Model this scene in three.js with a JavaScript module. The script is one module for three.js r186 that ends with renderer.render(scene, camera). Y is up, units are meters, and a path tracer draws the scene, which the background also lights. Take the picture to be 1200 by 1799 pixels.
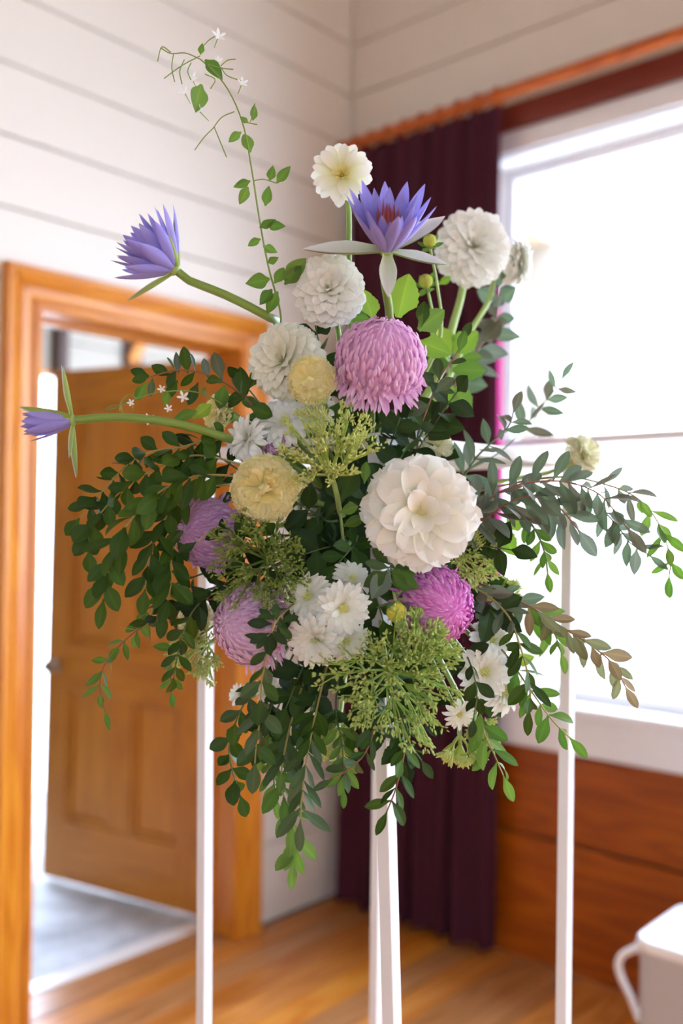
import * as THREE from 'three';
import { mergeGeometries } from 'three/addons/utils/BufferGeometryUtils.js';
import { RoundedBoxGeometry } from 'three/addons/geometries/RoundedBoxGeometry.js';
import { ImprovedNoise } from 'three/addons/math/ImprovedNoise.js';

// ---------------------------------------------------------------- camera, sky, exposure
const V = (x, y, z) => new THREE.Vector3(x, y, z);
const scene = new THREE.Scene();
const FPX = 1690, CAM = V(-2.819, 1.42, 2.473);
const TH = 41.6 * Math.PI / 180, ROLL = 0.0125, PITCH = 26 / 1690;
let F = V(Math.cos(TH), 0, -Math.sin(TH)), R = V(Math.sin(TH), 0, Math.cos(TH)), U = V(0, 1, 0);
{ const F1 = F.clone().multiplyScalar(Math.cos(PITCH)).addScaledVector(U, Math.sin(PITCH));
  const U1 = U.clone().multiplyScalar(Math.cos(PITCH)).addScaledVector(F, -Math.sin(PITCH));
  F = F1;
  const R1 = R.clone().multiplyScalar(Math.cos(ROLL)).addScaledVector(U1, Math.sin(ROLL));
  U = U1.multiplyScalar(Math.cos(ROLL)).addScaledVector(R, -Math.sin(ROLL)); R = R1; }
const camera = new THREE.PerspectiveCamera(2 * Math.atan(899.5 / FPX) * 180 / Math.PI, 1200 / 1799, 0.05, 200);
camera.position.copy(CAM);
camera.quaternion.setFromRotationMatrix(new THREE.Matrix4().makeBasis(R, U, F.clone().negate()));
camera.focus = 1.02; camera.userData.fStop = 2.2;

const EXPOSURE = 11.6;
{ // even bright overcast sky, brighter towards the zenith
  const w = 64, h = 64, a = new Float32Array(w * h * 4);
  for (let j = 0; j < h; j++) for (let i = 0; i < w; i++) {
    const el = ((j + 0.5) / h - 0.5) * Math.PI, s = Math.max(0, Math.sin(el)), L = 0.62 + 0.55 * s;
    a.set([0.80 * L, 0.955 * L, 1.21 * L, 1], (j * w + i) * 4);
  }
  const t = new THREE.DataTexture(a, w, h, THREE.RGBAFormat, THREE.FloatType);
  t.mapping = THREE.EquirectangularReflectionMapping; t.magFilter = THREE.LinearFilter; t.needsUpdate = true;
  scene.background = t; scene.backgroundIntensity = 1.5;
}

// ---------------------------------------------------------------- helpers
function mulberry(a) { return () => { a |= 0; a = a + 0x6D2B79F5 | 0; let t = Math.imul(a ^ a >>> 15, 1 | a); t = t + Math.imul(t ^ t >>> 7, 61 | t) ^ t; return ((t ^ t >>> 14) >>> 0) / 4294967296; }; }
let rnd = mulberry(7);
const rr = (a, b) => a + (b - a) * rnd(), lerp = (a, b, t) => a + (b - a) * t, sm = (t) => { t = Math.min(1, Math.max(0, t)); return t * t * (3 - 2 * t); };
const pick = (a) => a[Math.floor(rnd() * a.length)];
const at = (px, py, d) => CAM.clone().addScaledVector(F, d).addScaledVector(R, (px - 600) / FPX * d).addScaledVector(U, -(py - 899.5) / FPX * d);
const dirCam = (x, y, z) => V(0, 0, 0).addScaledVector(R, x).addScaledVector(U, y).addScaledVector(F, -z).normalize();
const col = (r, g, b) => new THREE.Color().setRGB(r, g, b);
const used = {};
const numbered = (n) => { used[n] = (used[n] ?? -1) + 1; return used[n] ? n + '_' + String(used[n]).padStart(3, '0') : n; };
function thing(name, label, category, pos = V(0, 0, 0), group) {
  const o = new THREE.Group(); o.name = numbered(name); o.position.copy(pos); scene.add(o);
  o.userData = { label, category }; if (group) o.userData.group = group;
  return o;
}
function struct(name, label) { const o = new THREE.Group(); o.name = name; o.userData = { kind: 'structure', label }; scene.add(o); return o; }
function part(parent, name, geo, mat, m) {
  const o = new THREE.Mesh(geo, mat); o.name = name; o.castShadow = o.receiveShadow = true;
  if (m instanceof THREE.Matrix4) { m.decompose(o.position, o.quaternion, o.scale); } else if (m) o.position.copy(m);
  parent.add(o); return o;
}
// a box whose uv runs in metres, u along its longest side
function box(w, h, d, bevel = 0) {
  const g = bevel ? new RoundedBoxGeometry(w, h, d, 1, Math.min(bevel, w / 2.2, h / 2.2, d / 2.2)) : new THREE.BoxGeometry(w, h, d);
  const p = g.attributes.position, n = g.attributes.normal, uv = new Float32Array(p.count * 2), big = w >= h && w >= d ? 0 : h >= d ? 1 : 2;
  const ou = rnd() * 3, ov = rnd() * 3;
  for (let i = 0; i < p.count; i++) {
    const q = [p.getX(i), p.getY(i), p.getZ(i)], nn = [Math.abs(n.getX(i)), Math.abs(n.getY(i)), Math.abs(n.getZ(i))];
    const ax = nn.indexOf(Math.max(...nn)); let a = [0, 1, 2].filter((k) => k !== ax);
    if (a[1] === big) a = [a[1], a[0]];
    uv[2 * i] = q[a[0]] + ou; uv[2 * i + 1] = q[a[1]] + ov;
  }
  g.setAttribute('uv', new THREE.BufferAttribute(uv, 2)); return g;
}
const span = (parent, name, x0, x1, y0, y1, z0, z1, mat, bevel = 0) => part(parent, name, box(x1 - x0, y1 - y0, z1 - z0, bevel), mat, V((x0 + x1) / 2, (y0 + y1) / 2, (z0 + z1) / 2));
const noise = new ImprovedNoise();
function texture(w, h, fn, srgb = true) {
  const a = new Uint8Array(w * h * 4);
  for (let j = 0; j < h; j++) for (let i = 0; i < w; i++) { const c = fn(i / w, j / h); a.set([c[0] * 255, c[1] * 255, c[2] * 255, 255].map((x) => Math.max(0, Math.min(255, x))), (j * w + i) * 4); }
  const t = new THREE.DataTexture(a, w, h); t.colorSpace = srgb ? THREE.SRGBColorSpace : THREE.NoColorSpace;
  t.wrapS = t.wrapT = THREE.MirroredRepeatWrapping; t.magFilter = THREE.LinearFilter; t.minFilter = THREE.LinearMipmapLinearFilter; t.generateMipmaps = true; t.needsUpdate = true; return t;
}
// long-grained timber: u along the grain (one tile = 1 m), v across (one tile = 0.5 m)
function woodTexture(light, dark, seed, contrast = 1, blotch = 0.25) {
  return texture(512, 512, (u, v) => {
    const warp = noise.noise(u * 2.2, v * 5, seed) * 0.9;
    const ring = 0.5 + 0.5 * Math.sin((v * 26 + warp * 5 + noise.noise(u * 1.1, v * 11, seed + 5) * 3) * 2.0);
    const fibre = 0.5 + 0.5 * noise.noise(u * 9, v * 130, seed + 2), b = noise.noise(u * 2.5, v * 4, seed + 9) * blotch;
    const t = Math.min(1, Math.max(0, (0.45 * ring * ring + 0.4 * fibre) * contrast + b));
    return [0, 1, 2].map((k) => lerp(light[k], dark[k], t));
  });
}
const std = (o) => new THREE.MeshStandardMaterial({ roughness: 0.6, ...o });
const phys = (o) => new THREE.MeshPhysicalMaterial({ roughness: 0.95, ...o });
function wood(light, dark, seed, o = {}, contrast, blotch) { const t = woodTexture(light, dark, seed, contrast, blotch); t.repeat.set(1, 2); return std({ map: t, ...o }); }

const M = {};
M.cream = std({ color: col(0.81, 0.755, 0.675), roughness: 0.55 });
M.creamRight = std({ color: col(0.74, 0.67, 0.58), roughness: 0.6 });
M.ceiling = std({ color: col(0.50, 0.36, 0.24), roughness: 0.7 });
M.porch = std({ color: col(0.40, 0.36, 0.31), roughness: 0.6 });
M.white = std({ color: col(0.83, 0.83, 0.84), roughness: 0.4 });
M.casing = wood([0.87, 0.58, 0.16], [0.72, 0.38, 0.06], 3, { roughness: 0.35 });
M.door = wood([0.81, 0.52, 0.13], [0.66, 0.38, 0.06], 11, { roughness: 0.36 }, 0.8);
M.doorPanel = wood([0.83, 0.54, 0.17], [0.67, 0.40, 0.08], 17, { roughness: 0.34 }, 0.8);
M.floor = [0, 1, 2, 3].map((k) => wood([[0.86, 0.59, 0.31], [0.81, 0.53, 0.27], [0.89, 0.62, 0.27], [0.77, 0.55, 0.36]][k], [[0.69, 0.39, 0.11], [0.62, 0.34, 0.10], [0.77, 0.41, 0.05], [0.56, 0.34, 0.15]][k], 23 + k * 7, { roughness: 0.28 }, 1, 0.4));
M.panel = [0, 1].map((k) => wood([[0.70, 0.35, 0.01], [0.66, 0.32, 0.01]][k], [[0.50, 0.19, 0.005], [0.46, 0.17, 0.005]][k], 51 + k * 9, { roughness: 0.38 }, 0.9, 0.45));
M.redwood = wood([0.50, 0.19, 0.12], [0.36, 0.11, 0.07], 71, { roughness: 0.45 });
M.darkwood = wood([0.27, 0.13, 0.05], [0.16, 0.07, 0.03], 77, { roughness: 0.5 });
M.rod = wood([0.80, 0.42, 0.13], [0.62, 0.27, 0.05], 81, { roughness: 0.32 });
{ const t = texture(256, 256, (u, v) => { const n = noise.noise(u * 5, v * 5, 3) * 0.5 + noise.noise(u * 14, v * 14, 8) * 0.25 + noise.noise(u * 40, v * 40, 2) * 0.12; const k = 0.78 + n * 0.34; return [k * 0.93, k * 0.96, k]; });
  t.repeat.set(1, 1); M.concrete = std({ map: t, roughness: 0.7 }); }
M.metal = std({ color: col(0.88, 0.88, 0.88), roughness: 0.3, metalness: 0.1 });
M.brass = std({ color: col(0.30, 0.22, 0.14), roughness: 0.35, metalness: 0.8 });
M.iron = std({ color: col(0.10, 0.10, 0.10), roughness: 0.5, metalness: 0.6 });
M.stand = std({ color: col(0.84, 0.84, 0.85), roughness: 0.35 });
M.glass = phys({ color: 0xffffff, transmission: 1, roughness: 0.0, thickness: 0, ior: 1.45 });

// ---------------------------------------------------------------- the room: x < 0, z > 0, the corner stands at the origin
const XW = -6.2, ZW = 6.6, YC = 3.95;      // opposite wall, rear wall, ceiling
{ // floor of narrow boards running along x
  const fl = struct('floor', 'orange varnished timber floorboards running along the door wall');
  span(fl, 'subfloor', XW - 0.2, 0.2, -0.12, -0.022, -0.17, ZW + 0.2, M.darkwood);
  const bw = 0.112, lens = [1.3, 1.7, 2.2, 2.7], geos = lens.map((l) => [0, 1].map(() => box(l - 0.003, 0.022, bw - 0.003, 0.0015)));
  let row = 0;
  for (let z = 0; z < ZW; z += bw, row++) {
    let x = 0;
    while (x > XW) {
      let k = Math.floor(rnd() * 4); const left = x - XW; if (left < 1.3) { span(fl, 'floorboard', XW, x - 0.003, -0.022, 0, z, z + bw - 0.003, pick(M.floor)); break; }
      if (lens[k] > left) k = 0;
      part(fl, 'floorboard', pick(geos[k]), pick(M.floor), V(x - lens[k] / 2, -0.011, z + bw / 2)); x -= lens[k];
    }
  }
}
const DX0 = -1.345, DX1 = -0.58, DH = 2.025;   // doorway
{ // the door wall: shiplap boards with shadow gaps over a core
  const w = struct('wall_left', 'cream painted wall of wide horizontal boards round the open door');
  span(w, 'wall_core', XW - 0.2, DX0 - 0.02, 0, YC, -0.165, -0.02, M.cream); span(w, 'wall_core', DX1 + 0.02, 0.2, 0, YC, -0.165, -0.02, M.cream);
  span(w, 'wall_core', DX0 - 0.02, DX1 + 0.02, DH + 0.02, YC, -0.165, -0.02, M.cream);
  const gap = 0.006;
  for (let k = -11; k < 9; k++) {
    const y0 = Math.max(0, 2.303 + k * 0.2015), y1 = Math.min(YC, 2.303 + (k + 1) * 0.2015) - gap; if (y1 - y0 < 0.02) continue;
    if (y1 < 2.14) { span(w, 'wall_board', XW, DX0 - 0.03, y0, y1, -0.02, 0, M.cream, 0.003); span(w, 'wall_board', DX1 + 0.03, -0.001, y0, y1, -0.02, 0, M.cream, 0.003); }
    else { span(w, 'wall_board', XW, -3.1, y0, y1, -0.02, 0, M.cream, 0.003); span(w, 'wall_board', -3.097, -0.001, y0, y1, -0.02, 0, M.cream, 0.003); }
  }
}
// window opening in the wall with the curtain
const WZ0 = 0.60, WZ1 = 2.62, WY0 = 0.86, WY1 = 2.70;
{ const w = struct('wall_right', 'cream boarded wall above stained timber panelling beside the window');
  const holes = [[WZ0, WZ1], [3.0, 5.8]];
  const rects = [[-0.165, WZ0, 0, YC], [WZ1, 3.0, 0, YC], [5.8, ZW + 0.2, 0, YC]];
  for (const [z0, z1, y0, y1] of rects) span(w, 'wall_core', 0.02, 0.2, y0, y1, z0, z1, M.creamRight);
  for (const [z0, z1] of holes) { span(w, 'wall_core', 0.02, 0.2, 0, WY0 - 0.03, z0, z1, M.creamRight); span(w, 'wall_core', 0.02, 0.2, WY1, YC, z0, z1, M.creamRight); }
  const gap = 0.005;
  const zs = (a, y0, y1, m, n, pitchZ) => { for (const [z0, z1] of a) span(w, n, 0, 0.02, y0, y1, z0, z1, m, 0.003); };
  for (let k = -4; k < 9; k++) { // cream boards above the panelling
    const y0 = Math.max(0.86, 2.303 + k * 0.2015), y1 = Math.min(YC, 2.303 + (k + 1) * 0.2015) - gap; if (y1 - y0 < 0.02) continue;
    const solid = y0 > 2.65; const segs = solid ? [[0, 2.9], [2.903, ZW]] : [[0, WZ0 - 0.06], [WZ1 + 0.06, 2.94], [5.86, ZW]];
    if (!solid && y1 > WY1) continue;
    zs(segs, y0, y1, M.creamRight, 'wall_board');
  }
  const ys = [0, 0.409, 0.70, 0.86];
  for (let i = 0; i < 2; i++) { let z = 0; for (const L of [2.9, 2.2, 1.5]) { span(w, 'timber_panel', -0.004, 0.008, ys[i] + (i ? 0.004 : 0), ys[i + 1] - 0.004, z + 0.001, Math.min(ZW, z + L) - 0.001, M.panel[(i + (L > 2.5 ? 0 : 1)) % 2], 0.004); z += L; } }
  span(w, 'panel_backing', 0.009, 0.0199, 0.001, 0.70, 0.001, ZW, M.darkwood);
  span(w, 'timber_panel', -0.004, 0.02, 0.70, 0.855, 0.001, 0.44, M.panel[0], 0.003);
}
{ const w = struct('wall_opposite', 'cream wall opposite with a tall window');
  let z = -0.165; for (const [a, b] of [[5.0, 6.2]]) { span(w, 'wall_core', XW - 0.2, XW, 0, YC, z, a, M.cream); span(w, 'wall_core', XW - 0.2, XW, 0, 0.7, a, b, M.cream); span(w, 'wall_core', XW - 0.2, XW, 2.7, YC, a, b, M.cream); z = b; }
  span(w, 'wall_core', XW - 0.2, XW, 0, YC, z, ZW + 0.2, M.cream); }
{ const w = struct('wall_rear', 'cream rear wall of the hall'); let x = XW; for (const [a, b] of []) { span(w, 'wall_core', x, a, 0, YC, ZW, ZW + 0.2, M.cream); span(w, 'wall_core', a, b, 0, 0.8, ZW, ZW + 0.2, M.cream); span(w, 'wall_core', a, b, 3.1, YC, ZW, ZW + 0.2, M.cream); x = b; } span(w, 'wall_core', x, 0.02, 0, YC, ZW, ZW + 0.2, M.cream); }
span(struct('ceiling', 'warm timber ceiling'), 'ceiling_board', XW - 0.2, 0.2, YC, YC + 0.15, -0.17, ZW + 0.2, M.ceiling);

// moulded door casing: one profile swept along each side, mitred at the corners
function casingStrip(len, width, mitre0, mitre1) { // runs along +x, outer edge at y = width, mitre: how far the outer edge runs on
  const prof = [[0, 0], [0, 0.016], [0.008, 0.021], [0.020, 0.021], [0.028, 0.014], [0.040, 0.013], [0.062, 0.017], [0.074, 0.026], [0.084, 0.022], [0.088, 0.024], [0.100, 0.034], [width - 0.004, 0.034], [width, 0.030], [width, 0]];
  const pos = [], uv = [], idx = [];
  for (let e = 0; e < 2; e++) for (const [y, z] of prof) { const x = e ? len + y * mitre1 : -y * mitre0; pos.push(x, y, z); uv.push(x, y + z); }
  const n = prof.length; for (let i = 0; i < n - 1; i++) idx.push(i, i + n, i + 1, i + 1, i + n, i + n + 1);
  for (const s of [0, n]) for (let i = 1; i < n - 1; i++) idx.push(...(s ? [s, s + i, s + i + 1] : [s, s + i + 1, s + i]));
  const g = new THREE.BufferGeometry(); g.setAttribute('position', new THREE.Float32BufferAttribute(pos, 3)); g.setAttribute('uv', new THREE.Float32BufferAttribute(uv, 2)); g.setIndex(idx);
  const f = g.toNonIndexed(); f.computeVertexNormals(); return f;
}
{ const c = struct('trim_1', 'honey coloured moulded timber casing round the doorway'); const cw = 0.118;
  const L = part(c, 'casing_side', casingStrip(DH, cw, 0, 1), M.casing); L.position.set(DX0, 0, 0); L.rotation.z = Math.PI / 2;
  const T = part(c, 'casing_head', casingStrip(DX1 - DX0, cw, 1, 1), M.casing); T.position.set(DX0, DH, 0);
  const Rr = part(c, 'casing_side', casingStrip(DH, cw, 1, 0), M.casing); Rr.position.set(DX1, DH, 0); Rr.rotation.z = -Math.PI / 2;
  span(c, 'jamb', DX0 - 0.02, DX0, 0, DH + 0.02, -0.17, -0.001, M.casing, 0.002); span(c, 'jamb', DX1, DX1 + 0.02, 0, DH + 0.02, -0.17, -0.001, M.casing, 0.002); span(c, 'jamb_head', DX0, DX1, DH, DH + 0.02, -0.17, -0.001, M.casing, 0.002);
  span(c, 'door_stop', DX0, DX0 + 0.012, 0, DH, -0.12, -0.085, M.casing, 0.002); span(c, 'door_stop', DX1 - 0.012, DX1, 0, DH, -0.12, -0.085, M.casing, 0.002); span(c, 'door_stop', DX0, DX1, DH - 0.012, DH, -0.12, -0.085, M.casing, 0.002);
  span(c, 'threshold', DX0, DX1, -0.02, 0.008, -0.205, -0.14, M.metal, 0.004); span(c, 'threshold_board', DX0, DX1, -0.02, 0.002, -0.139, -0.001, M.floor[3], 0.002);
}
{ // four panelled door, hinged on the right jamb and swung away into the porch
  const d = new THREE.Group(); d.name = 'door_1'; d.userData = { kind: 'structure', label: 'open four panelled honey timber door with small dark knob' }; scene.add(d);
  d.position.set(-0.545, 0.012, -0.2); const W = 0.782, H = 2.008, T = 0.045; d.rotation.set(0, Math.atan2(0.778, -0.181), 0.011, 'YXZ'); // local +x runs from the hinge to the free edge
  const p = (n, x0, x1, y0, y1, z0, z1, m, b = 0.004) => span(d, n, x0, x1, y0, y1, z0, z1, m, b);
  const st = 0.115, mu = 0.11, mid = W / 2;
  p('stile', 0, st, 0, H, 0, T, M.door); p('stile', W - st, W, 0, H, 0, T, M.door);
  const rails = [[0, 0.235], [0.735, 0.935], [1.875, H]];
  for (const [a, b] of rails) p('rail', st, W - st, a, b, 0.0005, T - 0.0005, M.door);
  for (const [a, b] of [[0.235, 0.735], [0.935, 1.875]]) {
    p('muntin', mid - mu / 2, mid + mu / 2, a, b, 0.001, T - 0.001, M.door);
    for (const [x0, x1] of [[st, mid - mu / 2], [mid + mu / 2, W - st]]) {
      p('panel', x0, x1, a, b, 0.018, T - 0.018, M.doorPanel, 0.001);
      for (const z of [0.006, T - 0.018]) for (const [e0, e1, f0, f1] of [[x0, x0 + 0.024, a, b], [x1 - 0.024, x1, a, b], [x0 + 0.024, x1 - 0.024, a, a + 0.024], [x0 + 0.024, x1 - 0.024, b - 0.024, b]]) p('panel_moulding', e0, e1, f0, f1, z, z + 0.012, M.door, 0.006);
    }
  }
  const knob = (s) => { const pts = [[0, 0], [0.024, 0], [0.024, 0.006], [0.010, 0.010], [0.009, 0.03], [0.024, 0.040], [0.028, 0.052], [0.022, 0.064], [0, 0.068]].map(([r, y]) => new THREE.Vector2(r, y)); const k = part(d, 'knob', new THREE.LatheGeometry(pts, 20), M.brass); k.position.set(W - 0.06, 0.84, s > 0 ? T : 0); k.rotation.x = s > 0 ? Math.PI / 2 : -Math.PI / 2; return k; };
  knob(1); knob(-1);
  for (const y of [0.22, 1.72]) part(d, 'hinge', new THREE.CylinderGeometry(0.009, 0.009, 0.1, 12), M.iron, V(-0.004, y, T + 0.004));
}
{ // porch beyond the door
  const f = struct('floor_porch', 'mottled grey concrete porch floor'); span(f, 'slab', -2.6, 1.9, -0.12, -0.004, -2.14, -0.17, M.concrete);
  const w = struct('wall_porch', 'pale boarded porch wall with a bright outer doorway');
  const X0 = -0.9, X1 = 0.03, Y = 2.2;
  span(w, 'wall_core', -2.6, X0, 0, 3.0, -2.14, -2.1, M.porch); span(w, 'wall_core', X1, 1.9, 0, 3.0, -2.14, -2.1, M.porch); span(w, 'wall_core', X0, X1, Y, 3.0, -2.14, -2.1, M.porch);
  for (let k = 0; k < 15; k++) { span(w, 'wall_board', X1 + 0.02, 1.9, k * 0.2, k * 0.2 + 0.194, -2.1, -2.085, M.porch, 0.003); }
  span(w, 'side_wall', 1.9, 2.1, -0.1, 3.0, -2.14, -0.165, M.porch); span(w, 'side_wall', -2.8, -2.6, -0.1, 3.0, -2.14, -0.165, M.porch); 
  span(struct('ceiling_porch', 'pale porch ceiling'), 'ceiling_board', -2.8, 2.1, 3.0, 3.1, -2.14, -0.165, M.ceiling);
  const t = struct('trim_2', 'timber frame of the outer porch doorway'); span(t, 'casing_post', -0.015, 0.045, 0, 2.95, -2.09, -2.03, M.darkwood, 0.004); span(t, 'casing_head', X0, X1, Y, Y + 0.03, -2.12, -2.08, M.casing, 0.002); span(t, 'casing_side', X0 - 0.02, X0, 0, Y, -2.14, -2.07, M.casing, 0.002);
}
{ // window: frame, sashes, panes, sill and apron
  const w = struct('window_1', 'large white sash window with bright overcast daylight behind');
  const f = (n, z0, z1, y0, y1, x0, x1, b = 0.003) => span(w, n, x0, x1, y0, y1, z0, z1, M.white, b);
  f('casing_side', WZ0 - 0.08, WZ0, WY0, WY1 + 0.001, -0.018, 0.0); f('casing_side', WZ1, WZ1 + 0.11, WY0, WY1, -0.018, 0.0);
  f('casing_head', WZ0 - 0.08, WZ1 + 0.11, WY1, 2.77, -0.018, 0.0);
  f('frame_side', WZ0, WZ0 + 0.03, WY0, WY1, 0.0, 0.2); f('frame_side', WZ1 - 0.03, WZ1, WY0, WY1, 0.0, 0.2); f('frame_head', WZ0, WZ1, WY1 - 0.012, WY1, 0.0, 0.2);
  f('sill', WZ0 - 0.15, WZ1 + 0.15, WY0 - 0.035, WY0, -0.055, 0.22, 0.008); f('apron', WZ0 - 0.15, WZ1 + 0.11, 0.702, WY0 - 0.036, -0.022, 0.0);
  const sash = (y0, y1, x) => { f('sash_stile', WZ0 + 0.03, WZ0 + 0.075, y0, y1, x, x + 0.04); f('sash_stile', WZ1 - 0.075, WZ1 - 0.03, y0, y1, x, x + 0.04); f('sash_rail', WZ0 + 0.075, WZ1 - 0.075, y0, y0 + 0.04, x, x + 0.04); f('sash_rail', WZ0 + 0.075, WZ1 - 0.075, y1 - 0.036, y1, x, x + 0.04);
    span(w, 'pane', x + 0.018, x + 0.022, y0 + 0.04, y1 - 0.036, WZ0 + 0.075, WZ1 - 0.075, M.glass); };
  sash(WY0, 1.735, 0.06); sash(1.70, WY1 - 0.012, 0.11);
}

// ---------------------------------------------------------------- pelmet board, rod, curtain
{ const b = thing('pelmet_board', 'dark red brown board running along the wall just under the curtain rod', 'board', V(-0.0, 2.80, 1.9)); 
  part(b, 'board', box(0.022, 0.085, 3.75, 0.004), M.redwood, V(-0.03, 0.012, 0.0)); for (const z of [-1.2, 0.2, 1.4]) part(b, 'bracket', box(0.03, 0.05, 0.03, 0.004), M.redwood, V(-0.004, 0.012, z)); }
{ const r = thing('curtain_rod', 'orange brown wooden curtain rod above the window', 'curtain rod', V(-0.10, 2.865, 1.9));
  const c = new THREE.CylinderGeometry(0.021, 0.021, 3.7, 20); c.rotateX(Math.PI / 2); part(r, 'pole', c, M.rod); 
  for (const s of [-1, 1]) part(r, 'finial', new THREE.LatheGeometry([[0.0, -0.04], [0.022, -0.03], [0.024, -0.01], [0.018, 0.0], [0.030, 0.02], [0.028, 0.04], [0, 0.055]].map(([a, b]) => new THREE.Vector2(a, b)), 18).rotateX(s * Math.PI / 2), M.rod, V(0, 0, s * 1.85)).scale.set(0.8, 0.8, 0.4);
  for (const z of [-1.78, 0.5, 1.7]) part(r, 'bracket', box(0.08, 0.03, 0.022, 0.004), M.rod, V(0.055, -0.03, z)); }
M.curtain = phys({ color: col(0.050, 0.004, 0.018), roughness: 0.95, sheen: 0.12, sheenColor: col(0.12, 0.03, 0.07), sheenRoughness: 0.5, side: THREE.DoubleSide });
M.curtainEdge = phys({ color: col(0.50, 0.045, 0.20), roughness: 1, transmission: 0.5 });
function curtain(name, label, z0, z1, folds, seed) {
  rnd = mulberry(seed);
  const c = thing(name, label, 'curtain', V(-0.10, 0, 0));
  const nu = folds * 10, nv = 24, pos = [], idx = [];
  const ph = Array.from({ length: folds + 1 }, () => rr(-0.5, 0.5));
  for (let j = 0; j <= nv; j++) { const v = j / nv, y = lerp(2.835, 0.03, v);
    for (let i = 0; i <= nu; i++) { const u = i / nu, k = u * folds, p = lerp(ph[Math.floor(k)] ?? 0, ph[Math.min(folds, Math.floor(k) + 1)] ?? 0, k % 1);
      const amp = lerp(0.018, 0.042, sm(v * 1.6)), spread = lerp(0, 0.035, v);
      pos.push(amp * Math.sin(k * Math.PI * 2 + p * v * 2.4) * (0.75 + 0.4 * Math.sin(i * 0.31 + v)), y, lerp(z0 - spread * 1.6, z1 - spread * 0.5, u) + 0.012 * v * Math.sin(k * 3.1 + v * 3)); } }
  const n = nu + 1; for (let j = 0; j < nv; j++) for (let i = 0; i < nu; i++) { const a = j * n + i; idx.push(a, a + n, a + 1, a + 1, a + n, a + n + 1); }
  const g = new THREE.BufferGeometry(); g.setAttribute('position', new THREE.Float32BufferAttribute(pos, 3)); g.setIndex(idx); g.computeVertexNormals();
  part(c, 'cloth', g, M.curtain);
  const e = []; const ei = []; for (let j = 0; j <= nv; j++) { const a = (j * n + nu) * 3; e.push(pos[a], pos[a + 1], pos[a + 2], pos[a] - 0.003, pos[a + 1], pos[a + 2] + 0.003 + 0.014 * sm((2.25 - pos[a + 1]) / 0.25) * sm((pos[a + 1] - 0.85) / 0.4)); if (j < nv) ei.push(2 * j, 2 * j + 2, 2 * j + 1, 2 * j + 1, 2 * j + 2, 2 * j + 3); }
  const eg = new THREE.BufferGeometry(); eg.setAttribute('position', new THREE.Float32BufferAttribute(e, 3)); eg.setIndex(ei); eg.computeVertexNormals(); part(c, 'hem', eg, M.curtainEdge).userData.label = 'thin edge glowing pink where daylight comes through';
  for (let k = 0; k <= folds; k++) { const t = new THREE.TorusGeometry(0.030, 0.005, 8, 20); part(c, 'ring', t, M.rod, V(0, 2.865 - 0.006, lerp(z0 + 0.01, z1 - 0.01, k / folds))); }
  return c;
}
curtain('curtain', 'dark maroon pleated curtain hanging in the corner beside the window', 0.10, 0.745, 8, 5);
rnd = mulberry(99);

// ---------------------------------------------------------------- outside the windows
{ const g = struct('ground', 'pale gravel yard outside'); span(g, 'yard', -60, 60, -0.55, -0.45, -60, 60, std({ color: col(0.5, 0.5, 0.48), roughness: 0.9 })); }
{ const h = thing('board_fence', 'low blue grey board fence standing in the yard outside the window', 'fence', V(10, -0.45, -3.55)); const bl = [std({ color: col(0.10, 0.145, 0.18) }), std({ color: col(0.125, 0.16, 0.19) })];
  for (let k = 0; k < 5; k++) part(h, 'fence_board', box(0.03, 0.19, 3.4, 0.004), bl[k % 2], V(0, 0.18 + k * 0.205, 0)); for (const z of [-1.66, 0, 1.66]) part(h, 'fence_post', box(0.09, 1.2, 0.09, 0.006), bl[0], V(0.06, 0.6, z)); }

// ---------------------------------------------------------------- flower stand: white square steel frame seen corner on
const STAND_TOP = at(1000, 797, 1.35).y;
{ const s = thing('flower_stand', 'tall white square metal frame stand carrying the flower arrangement', 'stand', V(-1.77, 0, 1.62));
  const o = s.position.clone(), T = 0.0165;
  const topOf = (p) => V(p.x, STAND_TOP, p.z);
  const corners = { left: at(361, 926, 1.35), right: at(1000, 930, 1.35), near: at(660, 926, 1.09), back: at(671, 926, 1.61) };
  const foot = { left: at(357, 1799, 1.35), right: at(990, 1799, 1.35), near: at(682.5, 1799, 1.09), back: at(660, 1799, 1.61) };
  const bar = (name, a, b, mat = M.stand) => { const d = b.clone().sub(a), L = d.length(); d.normalize(); const up = Math.abs(d.y) > 0.7 ? V(0, 0, 1) : V(0, 1, 0); const x = d.clone().cross(up).normalize(), z = x.clone().cross(d).normalize();
    const m = new THREE.Matrix4().makeBasis(x, d, z); m.setPosition(a.clone().add(b).multiplyScalar(0.5).sub(o)); part(s, name, new RoundedBoxGeometry(T, L, T, 2, 0.0015), mat, m); };
  for (const k in corners) { const c = topOf(corners[k]); const f = foot[k], d = f.clone().sub(corners[k]); const tt = (0 - c.y) / (f.y - corners[k].y); const b = V(c.x + (f.x - corners[k].x) * tt, 0.006, c.z + (f.z - corners[k].z) * tt); bar('leg', b, c); part(s, 'foot', new THREE.CylinderGeometry(0.013, 0.013, 0.006, 12), M.iron, V(b.x, 0.003, b.z).sub(o)); foot[k] = b; }
  const seq = ['left', 'near', 'right', 'back']; for (let i = 0; i < 4; i++) { const a = topOf(corners[seq[i]]), b = topOf(corners[seq[(i + 1) % 4]]); a.y -= 0.00825; b.y -= 0.00825; const d = b.clone().sub(a).normalize().multiplyScalar(T / 2); bar('top_rail', a.clone().add(d), b.clone().sub(d)); }
}

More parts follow.
